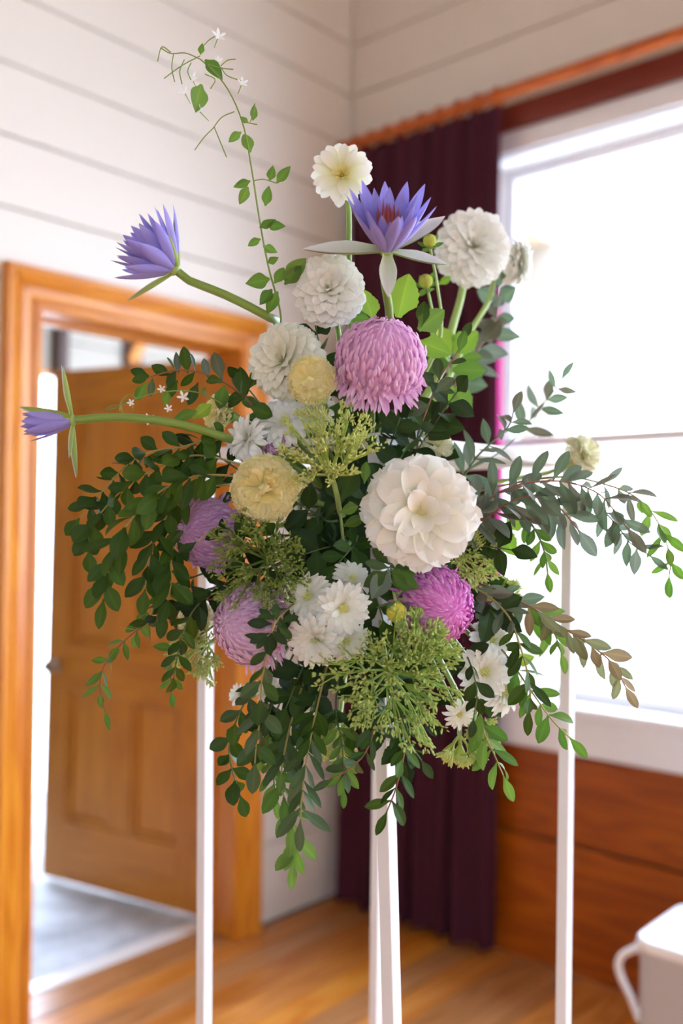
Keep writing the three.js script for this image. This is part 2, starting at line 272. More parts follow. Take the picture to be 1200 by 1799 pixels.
// ---------------------------------------------------------------- white box with looped handle by the panelling
{ const b = thing('storage_box', 'white box with rounded lid corners and a looped side handle before the timber panelling', 'box', V(-0.47, 0, 1.775));
  const sh = (w, d, r) => { const s = new THREE.Shape(), x = w / 2, y = d / 2; s.moveTo(-x + r, -y); s.lineTo(x - r, -y); s.absarc(x - r, -y + r, r, -Math.PI / 2, 0); s.lineTo(x, y - r); s.absarc(x - r, y - r, r, 0, Math.PI / 2); s.lineTo(-x + r, y); s.absarc(-x + r, y - r, r, Math.PI / 2, Math.PI); s.lineTo(-x, -y + r); s.absarc(-x + r, -y + r, r, Math.PI, 1.5 * Math.PI); return s; };
  const ex = (w, d, r, h, bev) => { const g = new THREE.ExtrudeGeometry(sh(w - 2 * bev, d - 2 * bev, r), { depth: h - 2 * bev, bevelEnabled: true, bevelSize: bev, bevelThickness: bev, bevelSegments: 3, curveSegments: 10 }); g.rotateX(-Math.PI / 2); g.translate(0, bev, 0); return g; };
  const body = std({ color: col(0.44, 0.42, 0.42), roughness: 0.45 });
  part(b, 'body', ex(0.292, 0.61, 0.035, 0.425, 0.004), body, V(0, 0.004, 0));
  part(b, 'lid', ex(0.306, 0.626, 0.04, 0.03, 0.010), M.white, V(0, 0.42, 0));
  part(b, 'label_sticker', new THREE.CylinderGeometry(0.018, 0.018, 0.001, 20), std({ color: col(0.85, 0.72, 0.35) }), V(0.01, 0.4503, -0.12)).userData.label = 'small round yellow sticker';
  const z = -0.31, hp = [[0, 0.405, z], [-0.0, 0.404, z - 0.010], [0, 0.394, z - 0.024], [0, 0.376, z - 0.046], [0, 0.348, z - 0.057], [0, 0.315, z - 0.046], [0, 0.280, z - 0.024], [0, 0.255, z - 0.012], [0, 0.240, z]].map((p) => V(p[0] - 0.10, p[1], p[2]));
  const h = part(b, 'handle', new THREE.TubeGeometry(new THREE.CatmullRomCurve3(hp), 40, 0.0095, 10), M.white);
  for (const y of [0.408, 0.243, 0.185]) part(b, 'handle_mount', new THREE.SphereGeometry(0.013, 14, 10), M.white, V(-0.10, y, z - 0.004)).scale.set(1, 1.2, 0.8);
  for (const [x, zz] of [[-0.11, -0.26], [0.11, -0.26], [-0.11, 0.26], [0.11, 0.26]]) part(b, 'rubber_foot', new THREE.CylinderGeometry(0.014, 0.014, 0.006, 12), M.iron, V(x, 0.003, zz)); }
{ // bracket in the porch
  const b = thing('timber_bracket', 'dark brown timber bracket on the pale porch wall above the open door', 'bracket', V(0.48, 2.44, -2.085));
  part(b, 'backplate', box(0.12, 0.20, 0.03, 0.005), M.darkwood, V(0, -0.03, 0.016)); const br = part(b, 'brace', box(0.06, 0.18, 0.04, 0.005), M.casing, V(0.012, -0.02, 0.05)); br.rotation.z = -0.5; }

// ---------------------------------------------------------------- plant geometry
function sheet(nu, nv, fn, cf, us) {
  const pos = [], c = [], uv = [], idx = [];
  for (let j = 0; j <= nv; j++) for (let i = 0; i <= nu; i++) { const u = us ? us[i] : i / nu * 2 - 1, v = j / nv; pos.push(...fn(u, v)); c.push(...cf(u, v)); uv.push(u * 0.5 + 0.5, v); }
  const n = nu + 1; for (let j = 0; j < nv; j++) for (let i = 0; i < nu; i++) { const a = j * n + i; idx.push(a, a + 1, a + n, a + 1, a + n + 1, a + n); }
  const g = new THREE.BufferGeometry(); g.setAttribute('position', new THREE.Float32BufferAttribute(pos, 3)); g.setAttribute('color', new THREE.Float32BufferAttribute(c, 3)); g.setAttribute('uv', new THREE.Float32BufferAttribute(uv, 2)); g.setIndex(idx); g.computeVertexNormals(); return g;
}
// A petal or leaf of length 1 along +y, half width W along x, inner face towards +z.
function blade({ W = 0.25, a = 0.6, p = 0.5, b = 0.4, bend = [0, 0, 0], cup = 0, cup1 = cup, fold = 0, ruff = 0, rf = 6, ph = 0, teeth = 0, tf = 7, notch = 0, nu = 4, nv = 7, c0 = [1, 1, 1], c1 = [1, 1, 1], cp = 1, rib = 0, ribc = [1, 1, 1], us }) {
  const spine = []; let y = 0, z = 0; const K = 40;
  for (let k = 0; k <= K; k++) { const v = k / K, th = bend[0] + bend[1] * v + bend[2] * v * v; spine.push([y, z, th]); y += Math.cos(th) / K; z += Math.sin(th) / K; }
  const sp = (v) => { const k = Math.min(K - 1, Math.floor(v * K)), f = v * K - k, A = spine[k], B = spine[k + 1]; return [lerp(A[0], B[0], f), lerp(A[1], B[1], f), lerp(A[2], B[2], f)]; };
  const hw = (v) => v < a ? lerp(b, 1, sm(v / a)) : Math.max(0.0, Math.pow(Math.max(0, 1 - ((v - a) / (1 - a)) ** 2), p));
  return sheet(nu, nv, (u, v) => {
    const tri = 1 + teeth * (((u * tf + ph) % 1 + 1) % 1 - 0.5) * v - notch * u * u * v;
    const [sy, sz, th] = sp(Math.min(1, v)), w = hw(Math.min(v, 0.995)) * W, c = lerp(cup, cup1, v);
    const off = c * W * u * u * (w / W) + fold * Math.abs(u) * w + ruff * v * v * (Math.sin(u * rf + ph) + 0.5 * Math.sin(u * rf * 2.3 + ph * 2.1 + v * 4));
    const x = u * w * (1 - 0.12 * Math.min(1.5, Math.abs(c)) * u * u);
    return [x, sy * tri - Math.sin(th) * off, sz * tri + Math.cos(th) * off];
  }, (u, v) => { const t = Math.pow(v, cp), r = rib * Math.max(0, 1 - Math.abs(u) * 7); return [0, 1, 2].map((k) => lerp(lerp(c0[k], c1[k], t), ribc[k], r)); }, us);
}
const basis = (pos, y, z, s) => { const yy = y.clone().normalize(), x = yy.clone().cross(z).normalize(), zz = x.clone().cross(yy); const m = new THREE.Matrix4().makeBasis(x.multiplyScalar(s[0]), yy.multiplyScalar(s[1]), zz.multiplyScalar(s[2])); m.setPosition(pos); return m; };
const faceQ = (f) => new THREE.Quaternion().setFromUnitVectors(V(0, 1, 0), f);
const tube = (pts, r, seg = 12, rad = 7) => new THREE.TubeGeometry(new THREE.CatmullRomCurve3(pts), seg, r, rad);
function taper(pts, r0, r1, seg = 24, rad = 7) { const c = new THREE.CatmullRomCurve3(pts), g = new THREE.TubeGeometry(c, seg, 1, rad), p = g.attributes.position; for (let j = 0; j <= seg; j++) { const q = c.getPointAt(j / seg), r = lerp(r0, r1, j / seg); for (let i = 0; i <= rad; i++) { const k = j * (rad + 1) + i; p.setXYZ(k, q.x + (p.getX(k) - q.x) * r, q.y + (p.getY(k) - q.y) * r, q.z + (p.getZ(k) - q.z) * r); } } return g; }
const GA = Math.PI * (3 - Math.sqrt(5));
// receptacle frame: polar angle f from the flower's axis, turn a
const polar = (f, a) => { const e = V(Math.cos(a), 0, Math.sin(a)), d = V(0, Math.cos(f), 0).addScaledVector(e, Math.sin(f)), n = V(0, Math.sin(f), 0).addScaledVector(e, -Math.cos(f)); return { e, d, n }; };

const petalMat = (r, g, b, tr = 0.25) => phys({ color: col(r, g, b), vertexColors: true, transmission: tr, roughness: 0.96, side: THREE.DoubleSide });
const PM = {
  white: [petalMat(0.92, 0.92, 0.88), petalMat(0.90, 0.90, 0.85), petalMat(0.94, 0.94, 0.90)],
  cream: [petalMat(0.91, 0.90, 0.78), petalMat(0.89, 0.88, 0.74)],
  yellow: [petalMat(0.98, 0.92, 0.50, 0.5), petalMat(0.98, 0.93, 0.56, 0.5), petalMat(0.98, 0.90, 0.44, 0.5)],
  pale: [petalMat(0.93, 0.91, 0.64, 0.35), petalMat(0.92, 0.90, 0.68, 0.35)],
  pink: [petalMat(0.84, 0.49, 0.74), petalMat(0.81, 0.45, 0.71), petalMat(0.87, 0.54, 0.78)],
  magenta: [petalMat(0.84, 0.33, 0.71), petalMat(0.80, 0.28, 0.67), petalMat(0.86, 0.40, 0.75)],
  mauve: [petalMat(0.76, 0.43, 0.71), petalMat(0.72, 0.39, 0.68), petalMat(0.79, 0.48, 0.74)],
  light: [petalMat(0.86, 0.58, 0.79), petalMat(0.83, 0.53, 0.76), petalMat(0.88, 0.64, 0.82)],
  violet: [petalMat(0.37, 0.33, 0.78, 0.2), petalMat(0.34, 0.30, 0.74, 0.2), petalMat(0.41, 0.37, 0.81, 0.2)],
  sepal: [petalMat(0.80, 0.83, 0.80, 0.15)], sepalGreen: [petalMat(0.36, 0.46, 0.12, 0.1)],
};
M.heart = std({ color: col(0.72, 0.69, 0.45), roughness: 0.8 });
M.core = std({ color: col(0.45, 0.46, 0.20), roughness: 0.8 });
M.stem = std({ color: col(0.22, 0.34, 0.06), roughness: 0.5 }); M.stemDark = std({ color: col(0.10, 0.17, 0.05), roughness: 0.6 }); M.stemRed = std({ color: col(0.28, 0.11, 0.06), roughness: 0.5 }); M.stemGold = std({ color: col(0.38, 0.32, 0.10), roughness: 0.5 }); M.stemPale = std({ color: col(0.36, 0.50, 0.14), roughness: 0.5 });

// where stems meet: the foam hung inside the stand
const FOAM = at(640, 905, 1.24);
const CORE = (px, py) => at(lerp(640, px, 0.28), lerp(905, py, 0.28), 1.19);
{ const f = thing('floral_foam', 'dark green floral foam block hidden among the leaves on the stand', 'foam', FOAM);
  const g = new RoundedBoxGeometry(0.17, 0.26, 0.13, 3, 0.03); g.rotateY(Math.PI / 4 + 0.06); part(f, 'foam_block', g, std({ color: col(0.03, 0.06, 0.02), roughness: 0.95 })); 
  const cage = []; for (const y of [-0.08, 0, 0.08]) cage.push(new THREE.TorusGeometry(0.115, 0.0016, 6, 40).rotateX(Math.PI / 2).translate(0, y, 0)); for (let k = 0; k < 4; k++) cage.push(tube([V(0.115 * Math.cos(k * 1.57), -0.09, 0.115 * Math.sin(k * 1.57)), V(0.12 * Math.cos(k * 1.57), STAND_TOP - FOAM.y, 0.12 * Math.sin(k * 1.57))], 0.0016, 4, 6)); part(f, 'wire_cage', mergeGeometries(cage.map((q) => q.toNonIndexed())), M.stemDark); }

function flowerThing(kind, label, category, px, py, d, face, group, bx, stemMat = M.stem, stemR = 0.0026, via) {
  const base = bx ?? CORE(px, py), head = at(px, py, d), o = thing(kind, label, category, base, group);
  const h = head.clone().sub(base), f = dirCam(...face);
  const mid = via ? via.map((q) => at(...q).sub(base)) : [h.clone().multiplyScalar(0.55).addScaledVector(f, -0.02)];
  o.userData.h = undefined; delete o.userData.h;
  return { o, h, f, q: faceQ(f), stem: (back) => { const e = h.clone().addScaledVector(f, -back); part(o, 'stem', taper([V(0, 0, 0), ...mid, e.clone().addScaledVector(f, -0.012), e], stemR * 1.2, stemR), stemMat); } };
}
const lay = (...q) => put(...q);
// adds petals given in the flower's own frame (axis +y)
const put = (T, name, geo, mat, m) => part(T.o, name, geo, mat, new THREE.Matrix4().compose(T.h, T.q, V(1, 1, 1)).multiply(m));

// incurved football chrysanthemum
const mumGeo = {};
function mumGeos(deep, tip) { const k = deep.join() + tip.join(); return mumGeo[k] ??= { inc: [0, 1, 2, 3].map((i) => blade({ W: 0.105 + 0.012 * i, a: 0.62, p: 0.62, b: 0.55, bend: [0.55, -1.15 - 0.25 * i, -0.35], cup: -0.75, cup1: -0.9, nu: 4, nv: 7, c0: deep, c1: tip, cp: 1.3 })), loose: [0, 1, 2].map((i) => blade({ W: 0.10, a: 0.7, p: 0.55, b: 0.45, bend: [0.1, 0.3 - 0.5 * i, -0.5 + 0.4 * i], cup: -0.5, nu: 4, nv: 7, c0: deep, c1: tip, cp: 1 })) }; }
function mum(label, px, py, d, rpx, face, mats, { N = 420, phiMax = 2.3, loose = 1.75, deep = [0.9, 0.74, 0.9], tip = [1.06, 1.22, 1.08], droop = 0.5, seed = 1, sq = 1 } = {}, group) {
  rnd = mulberry(seed * 77 + 5);
  const T = flowerThing('football_chrysanthemum', label, 'chrysanthemum', px, py, d, face, group), Rm = rpx * d / FPX, G = mumGeos(deep, tip);
  T.stem(Rm * 0.7);
  put(T, 'flower_centre', new THREE.IcosahedronGeometry(Rm * 0.80, 3).scale(1, sq, 1), std({ color: mats[1].color.clone(), roughness: 0.9 }), new THREE.Matrix4());
  const down = V(0, -1, 0).applyQuaternion(T.q.clone().invert());
  const eye = CAM.clone().sub(T.h.clone().add(T.o.position)).normalize().applyQuaternion(T.q.clone().invert()), spots = [];
  for (let k = 0; k < N; k++) { const s = (k + 0.5) / N, f = Math.acos(1 - s * (1 - Math.cos(phiMax))); spots.push([f, k * GA + rr(-0.09, 0.09)]); }
  const seen = spots.map(([f, a]) => [polar(f, a).d.dot(eye), f, a]).sort((p, q) => q[0] - p[0]), rest = [];
  for (let i = 0; i < seen.length; i++) { const [, f, a] = seen[i], put = i < 300 ? lay : (T, name, geo, mat, m) => rest.push(geo.clone().applyMatrix4(m));
    const out = f > loose + rr(-0.2, 0.2), { e, d: dd, n } = polar(f + (out ? 0 : 0.26 * (0.4 + 0.6 * sm(f / 0.8))), a);
    const size = Rm * lerp(0.30, 0.46, sm(f / 1.2)) * rr(0.9, 1.12) * Math.sqrt(340 / N);
    const pos = dd.clone().multiplyScalar(Rm * (out ? 0.76 : 0.815)); pos.y *= sq;
    if (out) { const y = dd.clone().multiplyScalar(0.7).addScaledVector(n, rr(-0.5, 0.4)).addScaledVector(down, droop * rr(0.5, 1.3)).addScaledVector(e.clone().cross(V(0, 1, 0)), rr(-0.3, 0.3)); put(T, 'petal', pick(G.loose), pick(mats), basis(pos, y, n.clone().multiplyScalar(-1).add(dd), [size * rr(1.0, 1.3), size * rr(0.85, 1.25), size])); }
    else { const y = n.clone().multiplyScalar(0.86).addScaledVector(dd, rr(0.26, 0.50)).addScaledVector(e.clone().cross(V(0, 1, 0)), rr(-0.2, 0.2)); put(T, 'petal', pick(G.inc), pick(mats), basis(pos, y, dd, [size * rr(1.0, 1.25), size, size])); }
  }
  if (rest.length) { lay(T, 'rear_petals', mergeGeometries(rest), mats[1], new THREE.Matrix4()).userData.kind = 'stuff'; }
  return T.o;
}
// dahlia with spoon petals, from a ball to an open flower
const dahGeo = {};
function dahlia(kind, label, px, py, d, rpx, face, mats, { N = 110, f0 = 0.06, f1 = 1.95, W = 0.21, r0 = 0.25, tilt = 0.24, cup = 0.34, bend = -0.5, wave = 0.008, inner = 0.45, p = 0.5, b = 0.5, centre = null, c0 = [1.0, 0.98, 0.78], c1 = [1, 1, 1], seed = 1, sq = 1, pow = 1, flat = 1, stemR = 0.003, via, back = 0.5, base, eye = 0 } = {}, group, stemMat) {
  rnd = mulberry(seed * 131 + 3);
  const T = flowerThing(kind, label, 'dahlia', px, py, d, face, group, base, stemMat, stemR, via), Rm = rpx * d / FPX; T.stem(Rm * back * 0.6);
  const key = [W, cup, bend, wave, p, b, c0, c1].join(); const G = dahGeo[key] ??= [0, 1, 2, 3, 4].map((i) => blade({ W: W * (0.92 + 0.05 * i), a: 0.62, p, b, bend: [0.25, bend * (0.7 + 0.15 * i), bend * 0.6], cup: cup, cup1: cup * (0.5 + 0.1 * i), ruff: wave, rf: 4 + i, ph: i * 1.7, nu: 6, nv: 11, c0, c1, cp: 0.8 }));
  put(T, 'flower_centre', new THREE.SphereGeometry(Rm * (r0 + 0.06), 16, 12), centre ?? M.heart, new THREE.Matrix4().makeScale(1, 0.8 * sq, 1));
  for (let k = 0; k < N; k++) {
    const s = Math.pow((k + 0.5) / N, pow), f = Math.acos(lerp(Math.cos(f0), Math.cos(f1), s)), a = k * GA + rr(-0.06, 0.06), bas = polar(f * 0.8, a), tip = polar(Math.min(2.6, f + tilt * sm(f / 0.5) + rr(-0.05, 0.05)), a);
    const L = Rm * lerp(inner, 1 - r0 * 0.6, sm(f / 0.9)) * rr(0.94, 1.06); const pos = bas.d.clone().multiplyScalar(Rm * r0 * 0.9); pos.y *= sq;
    const y = tip.d.clone(); y.y *= flat; const ws = lerp(0.5, 1.0, sm(f / 0.9));
    put(T, 'petal', pick(G), pick(mats), basis(pos, y, tip.n, [Rm * ws * rr(0.93, 1.1), L, L]));
  }
  for (let k = 0; k < eye; k++) { const f = 0.15 + 0.65 * (k / eye), a = k * GA, t = polar(f, a), L = Rm * lerp(0.20, 0.34, k / eye); put(T, 'inner_petal', pick(G), PM.yellow[k % 3], basis(t.d.clone().multiplyScalar(Rm * r0 * 0.8).multiply(V(1, sq, 1)), t.d, t.n, [Rm * 0.34, L, L])); }
  return T;
}
// spray chrysanthemum: flat rows of narrow petals round a greenish eye
const daisyGeo = {};
M.eye = std({ color: col(0.62, 0.62, 0.16), roughness: 0.8 });
function daisy(label, px, py, d, rpx, face, { N = 56, seed = 1, mats = PM.white, f0 = 0.72, f1 = 1.75, eye = 0.28, ce = [0.95, 0.98, 0.72] } = {}, group) {
  rnd = mulberry(seed * 57 + 11);
  const T = flowerThing('spray_chrysanthemum', label, 'chrysanthemum', px, py, d, face, group), Rm = rpx * d / FPX; T.stem(Rm * 0.25);
  const G = daisyGeo[ce.join()] ??= [0, 1, 2, 3].map((i) => blade({ W: 0.115 + i * 0.012, a: 0.62, p: 0.5, b: 0.5, bend: [0.35, -0.4 - 0.2 * i, -0.3], cup: 0.55, cup1: 0.3, nu: 4, nv: 7, c0: ce, c1: [1, 1, 1], cp: 0.6 }));
  put(T, 'eye', new THREE.SphereGeometry(Rm * eye, 18, 10).scale(1, 0.55, 1), M.eye, new THREE.Matrix4().makeTranslation(0, -Rm * 0.02, 0));
  const fl = []; for (let k = 0; k < 60; k++) { const s = (k + 0.5) / 60, { d: dd } = polar(Math.acos(1 - s * 0.9), k * GA); const c = new THREE.CylinderGeometry(0.018 * Rm, 0.026 * Rm, 0.16 * Rm, 5); c.applyMatrix4(basis(dd.clone().multiplyScalar(Rm * (eye - 0.0)).multiply(V(1, 0.6, 1)), dd, V(1, 0.1, 0.2), [1, 1, 1])); fl.push(c); }
  put(T, 'florets', mergeGeometries(fl), M.floret ??= std({ color: col(0.80, 0.80, 0.35), roughness: 0.8 }), new THREE.Matrix4()).userData.kind = 'stuff';
  put(T, 'calyx', new THREE.ConeGeometry(Rm * 0.2, Rm * 0.3, 10).rotateX(Math.PI), M.stem, new THREE.Matrix4().makeTranslation(0, -Rm * 0.2, 0));
  for (let k = 0; k < N; k++) { const s = (k + 0.5) / N, f = lerp(f0, f1, Math.pow(s, 0.85)), a = k * GA + rr(-0.08, 0.08), t = polar(f + rr(-0.08, 0.08), a), b = polar(Math.min(f, 1.4), a); const L = Rm * lerp(0.5, 0.86, sm(s * 2)) * rr(0.9, 1.08);
    put(T, 'petal', pick(G), pick(mats), basis(b.d.clone().multiplyScalar(Rm * 0.17).multiply(V(1, 0.5, 1)), t.d, t.n, [Rm * rr(0.85, 1.15), L, L])); }
  return T.o;
}
// carnation: crowded frilled fans
let carnGeo;
function carnation(label, px, py, d, rpx, face, mats, { N = 62, seed = 1, fmax = 1.75, calyx = false, sq = 1 } = {}, group) {
  rnd = mulberry(seed * 91 + 17);
  const T = flowerThing('carnation', label, 'carnation', px, py, d, face, group), Rm = rpx * d / FPX; T.stem(Rm * (calyx ? 1.25 : 0.5));
  carnGeo ??= [0, 1, 2, 3, 4, 5].map((i) => blade({ W: 0.38 + 0.03 * (i % 3), a: 0.86, p: 0.30, b: 0.22, bend: [0.1, -0.5 - 0.12 * i, 0.1], cup: 0.18 * (i - 2), ruff: 0.062 + 0.012 * (i % 3), rf: 6.5 + i * 0.9, ph: i * 1.3, teeth: 0.075, tf: 5.5, nu: 16, nv: 7, c0: [1, 1, 0.92], c1: [1, 1, 1.05], cp: 1.4 }));
  put(T, 'flower_centre', new THREE.SphereGeometry(Rm * 0.45, 14, 10), mats[2] ? std({ color: mats[2].color.clone() }) : M.core, new THREE.Matrix4().makeTranslation(0, -Rm * 0.1, 0));
  if (calyx) put(T, 'calyx', new THREE.LatheGeometry([[0.03, -1.3], [0.2, -1.15], [0.25, -0.8], [0.28, -0.45], [0.34, -0.3]].map(([x, y]) => new THREE.Vector2(x * Rm, y * Rm)), 14), M.stemPale, new THREE.Matrix4());
  for (let k = 0; k < N; k++) { const s = (k + 0.5) / N, f = Math.acos(lerp(1, Math.cos(fmax), s)), a = k * GA + rr(-0.2, 0.2), b = polar(f * 0.9, a), t = polar(f + rr(-0.12, 0.34), a + rr(-0.2, 0.2)); const L = Rm * rr(0.72, 0.86);
    const y = t.d.clone(); y.y *= sq; const zdir = t.n.clone().add(V(rr(-1, 1), rr(-1, 1), rr(-1, 1)).multiplyScalar(f < 0.7 ? 0.8 : 0.22)); put(T, 'petal', pick(carnGeo), pick(mats), basis(b.d.clone().multiplyScalar(Rm * 0.22), y, zdir, [Rm * rr(0.85, 1.05), L, L])); }
  return T.o;
}
// sedum head: forked green branchlets ending in clusters of small buds
const SM = { green: [std({ color: col(0.34, 0.50, 0.10), roughness: 0.6 }), std({ color: col(0.44, 0.56, 0.15), roughness: 0.6 })], dark: [std({ color: col(0.16, 0.25, 0.04), roughness: 0.6 }), std({ color: col(0.23, 0.32, 0.06), roughness: 0.6 })], lime: [std({ color: col(0.50, 0.60, 0.12), roughness: 0.6 }), std({ color: col(0.60, 0.66, 0.20), roughness: 0.6 })] };
function sedum(label, px, py, d, rpx, face, tone, { P = 8, seed = 1, wide = 1.15, deep = 0.8, budN = 5, base, via, split = 4 } = {}, group) {
  rnd = mulberry(seed * 37 + 29);
  const T = flowerThing('sedum_head', label, 'sedum', px, py, d, face, group, base, M.stemPale, 0.0028, via), Rm = rpx * d / FPX; T.stem(Rm * deep);
  const B = V(0, -Rm * deep, 0), buds = [], [ms, mb] = SM[tone];
  const bud0 = new THREE.LatheGeometry([[0, -0.0012], [0.0011, -0.0006], [0.0014, 0.0008], [0.0009, 0.0026], [0, 0.0036]].map(([x, y]) => new THREE.Vector2(x, y)), 6);
  const bud = (p, dir) => { const g = bud0.clone(), s = rr(0.55, 0.9); g.applyMatrix4(basis(p, dir, V(0.3, 0.2, 1), [s * 0.95, s * 1.45, s * 0.95])); buds.push(g); };
  for (let i = 0; i < P; i++) {
    const f = wide * Math.sqrt((i + 0.6) / P), a = i * GA + 0.4, t1 = polar(f, a).d, tip = t1.clone().multiply(V(Rm, Rm * 0.55, Rm)).add(V(0, -Rm * 0.12, 0)), fork = B.clone().lerp(tip, 0.5).add(V(0, -Rm * 0.05, 0)), gs = [];
    gs.push(tube([B, B.clone().lerp(fork, 0.5).addScaledVector(t1, 0.001), fork], 0.0015, 5, 5));
    for (let j = 0; j < split + 2; j++) {
      const e = tip.clone().add(V(rr(-1, 1) * Rm * 0.34, rr(-0.5, 1) * Rm * 0.16, rr(-1, 1) * Rm * 0.34)), m2 = fork.clone().lerp(e, 0.55);
      gs.push(tube([fork, m2.clone().add(V(0, -Rm * 0.02, 0)), e], 0.00095, 4, 4));
      for (let q = 0; q < 3; q++) { const c = (q === 0 ? e : m2.clone().lerp(e, rr(0.4, 1))).clone().add(V(rr(-1, 1), rr(0, 1), rr(-1, 1)).multiplyScalar(Rm * (q ? 0.14 : 0.02))); if (q) gs.push(tube([m2, m2.clone().lerp(c, 0.6), c], 0.0007, 3, 4));
        for (let k = 0; k < budN; k++) { const dir = e.clone().sub(B).normalize().add(V(rr(-1, 1), rr(-0.6, 1), rr(-1, 1)).multiplyScalar(0.8)).normalize(), pb = c.clone().addScaledVector(dir, rr(0.002, 0.0085)); bud(pb, dir); } }
    }
    put(T, 'branchlet', mergeGeometries(gs), ms, new THREE.Matrix4());
  }
  put(T, 'flower_buds', mergeGeometries(buds), mb, new THREE.Matrix4()).userData.kind = 'stuff';
  return T;
}
// water lily
let lilyGeo, sepalGeo;
function lily(label, px, py, d, Lpx, face, { rings = [[9, 0.30, 0.92], [9, 0.52, 1.0], [6, 0.70, 0.95]], sepals = [], stamens = true, base, via, seed = 1, closed = 0 } = {}) {
  rnd = mulberry(seed * 19 + 1);
  const T = flowerThing('water_lily', label, 'water lily', px, py, d, face, undefined, base, M.stem, 0.0045, via), L = Lpx * d / FPX; T.stem(L * 0.05);
  lilyGeo ??= [0, 1, 2].map((i) => blade({ W: 0.118 + 0.008 * i, a: 0.50, p: 0.85, b: 0.5, bend: [-0.22, 0.30 + 0.1 * i, 0.05], cup: 0.55, cup1: 0.35, nu: 6, nv: 10, c0: [1.0, 1.0, 1.0], c1: [1.0, 0.98, 1.03], rib: 0.25, ribc: [0.85, 0.83, 0.95] }));
  sepalGeo ??= [0, 1].map((i) => blade({ W: 0.17, a: 0.42, p: 0.95, b: 0.55, bend: [-0.1, 0.15 * i, 0.2], cup: 0.5, cup1: 0.4, nu: 6, nv: 10, c0: [0.78, 0.88, 0.35], c1: [1.0, 0.98, 1.0], cp: 0.45 }));
  put(T, 'receptacle', new THREE.LatheGeometry([[0.004, -0.07], [0.09, -0.045], [0.13, 0.0], [0.12, 0.05], [0.0, 0.08]].map(([x, y]) => new THREE.Vector2(x * L, y * L)), 20), M.stemPale, new THREE.Matrix4());
  rings.forEach(([n, f, l], r) => { for (let k = 0; k < n; k++) { const a = k / n * Math.PI * 2 + r * 0.37 + rr(-0.06, 0.06), t = polar(f + rr(-0.05, 0.05), a), s = L * l * rr(0.94, 1.04); put(T, 'petal', pick(lilyGeo), pick(PM.violet), basis(polar(1.4, a).d.multiplyScalar(L * (0.055 + 0.022 * r)), t.d, t.n, [s, s, s])); } });
  if (stamens) { const sg = blade({ W: 0.07, a: 0.3, p: 1.3, b: 0.8, bend: [0.0, 0.25, 0.1], cup: 0.5, nu: 2, nv: 6, c0: [1.3, 0.46, 0.02], c1: [0.55, 0.25, 0.50], cp: 3.5 }), mat = petalMat(0.60, 0.36, 0.44, 0); mat.roughness = 0.6; for (let k = 0; k < 34; k++) { const a = k * GA, r = Math.sqrt((k + 0.5) / 34), t = polar(0.05 + 0.34 * r, a), s = L * rr(0.60, 0.74); put(T, 'stamen', sg, mat, basis(polar(1.4, a).d.multiplyScalar(L * 0.07 * r).add(V(0, L * 0.06, 0)), t.d, t.n, [s, s, s])); } }
  for (const [dir, l, inner = 1, w = 1] of sepals) { const y = dirCam(...dir), local = y.clone().applyQuaternion(T.q.clone().invert()); const n = V(0, 1, 0).addScaledVector(local, -local.y).normalize(); const s = l * d / FPX; const pos = V(local.x, 0, local.z).normalize().multiplyScalar(L * 0.10);
    put(T, 'sepal', sepalGeo[0], inner ? PM.sepal[0] : PM.sepal[0], basis(pos, local, n, [s * w, s, s])); put(T, 'sepal_back', sepalGeo[0], PM.sepalGreen[0], basis(pos.clone().addScaledVector(n, -0.0012), local, n, [s * w * 0.97, s * 0.985, s])); }
  return T.o;
}
// leaves
const leafMat = (r, g, b, rough = 0.5) => phys({ specularIntensity: 0.45, color: col(r, g, b), vertexColors: true, roughness: rough, side: THREE.DoubleSide });
const thinMat = (r, g, b, tr = 0.45) => phys({ color: col(r, g, b), vertexColors: true, transmission: tr, roughness: 0.95, side: THREE.DoubleSide });
const LM = {
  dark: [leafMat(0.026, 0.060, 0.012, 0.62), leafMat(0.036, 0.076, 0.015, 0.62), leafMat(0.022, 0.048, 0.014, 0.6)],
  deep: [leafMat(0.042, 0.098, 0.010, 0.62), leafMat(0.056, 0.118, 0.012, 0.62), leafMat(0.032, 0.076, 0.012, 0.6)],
  gum: [leafMat(0.062, 0.110, 0.042, 0.62), leafMat(0.046, 0.092, 0.028, 0.62), leafMat(0.090, 0.140, 0.070, 0.62), leafMat(0.044, 0.100, 0.016, 0.62)],
  grey: [leafMat(0.12, 0.17, 0.13, 0.55), leafMat(0.09, 0.14, 0.10, 0.55), leafMat(0.10, 0.12, 0.07, 0.55)],
  fresh: [thinMat(0.105, 0.225, 0.022), thinMat(0.075, 0.18, 0.018), thinMat(0.14, 0.26, 0.035)],
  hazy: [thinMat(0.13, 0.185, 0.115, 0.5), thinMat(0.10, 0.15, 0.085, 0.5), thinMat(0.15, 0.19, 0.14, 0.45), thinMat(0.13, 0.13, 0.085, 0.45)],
  bright: [thinMat(0.26, 0.42, 0.04), thinMat(0.20, 0.37, 0.03)],
  brown: [thinMat(0.26, 0.19, 0.10, 0.4), thinMat(0.20, 0.21, 0.10, 0.4)],
};
const us7 = [-1, -0.55, -0.1, 0, 0.1, 0.55, 1];
const leafShape = (W, a, p, extra = {}) => [0, 1, 2, 3].map((i) => blade({ W: W * (0.9 + 0.07 * i), a, p, b: 0.12, bend: [0.15 - 0.1 * i, [-0.6, 0.5, -0.25, 0.9][i] * 0.8, [0.1, -0.3, -0.5, -0.1][i]], fold: 0.10 + 0.08 * i, ruff: 0.006, rf: 3, ph: i, nu: 6, nv: 8, us: us7, c0: [1.1, 1.1, 1.0], c1: [0.95, 0.95, 0.95], rib: 0.55, ribc: [1.9, 1.7, 1.3], ...extra }));
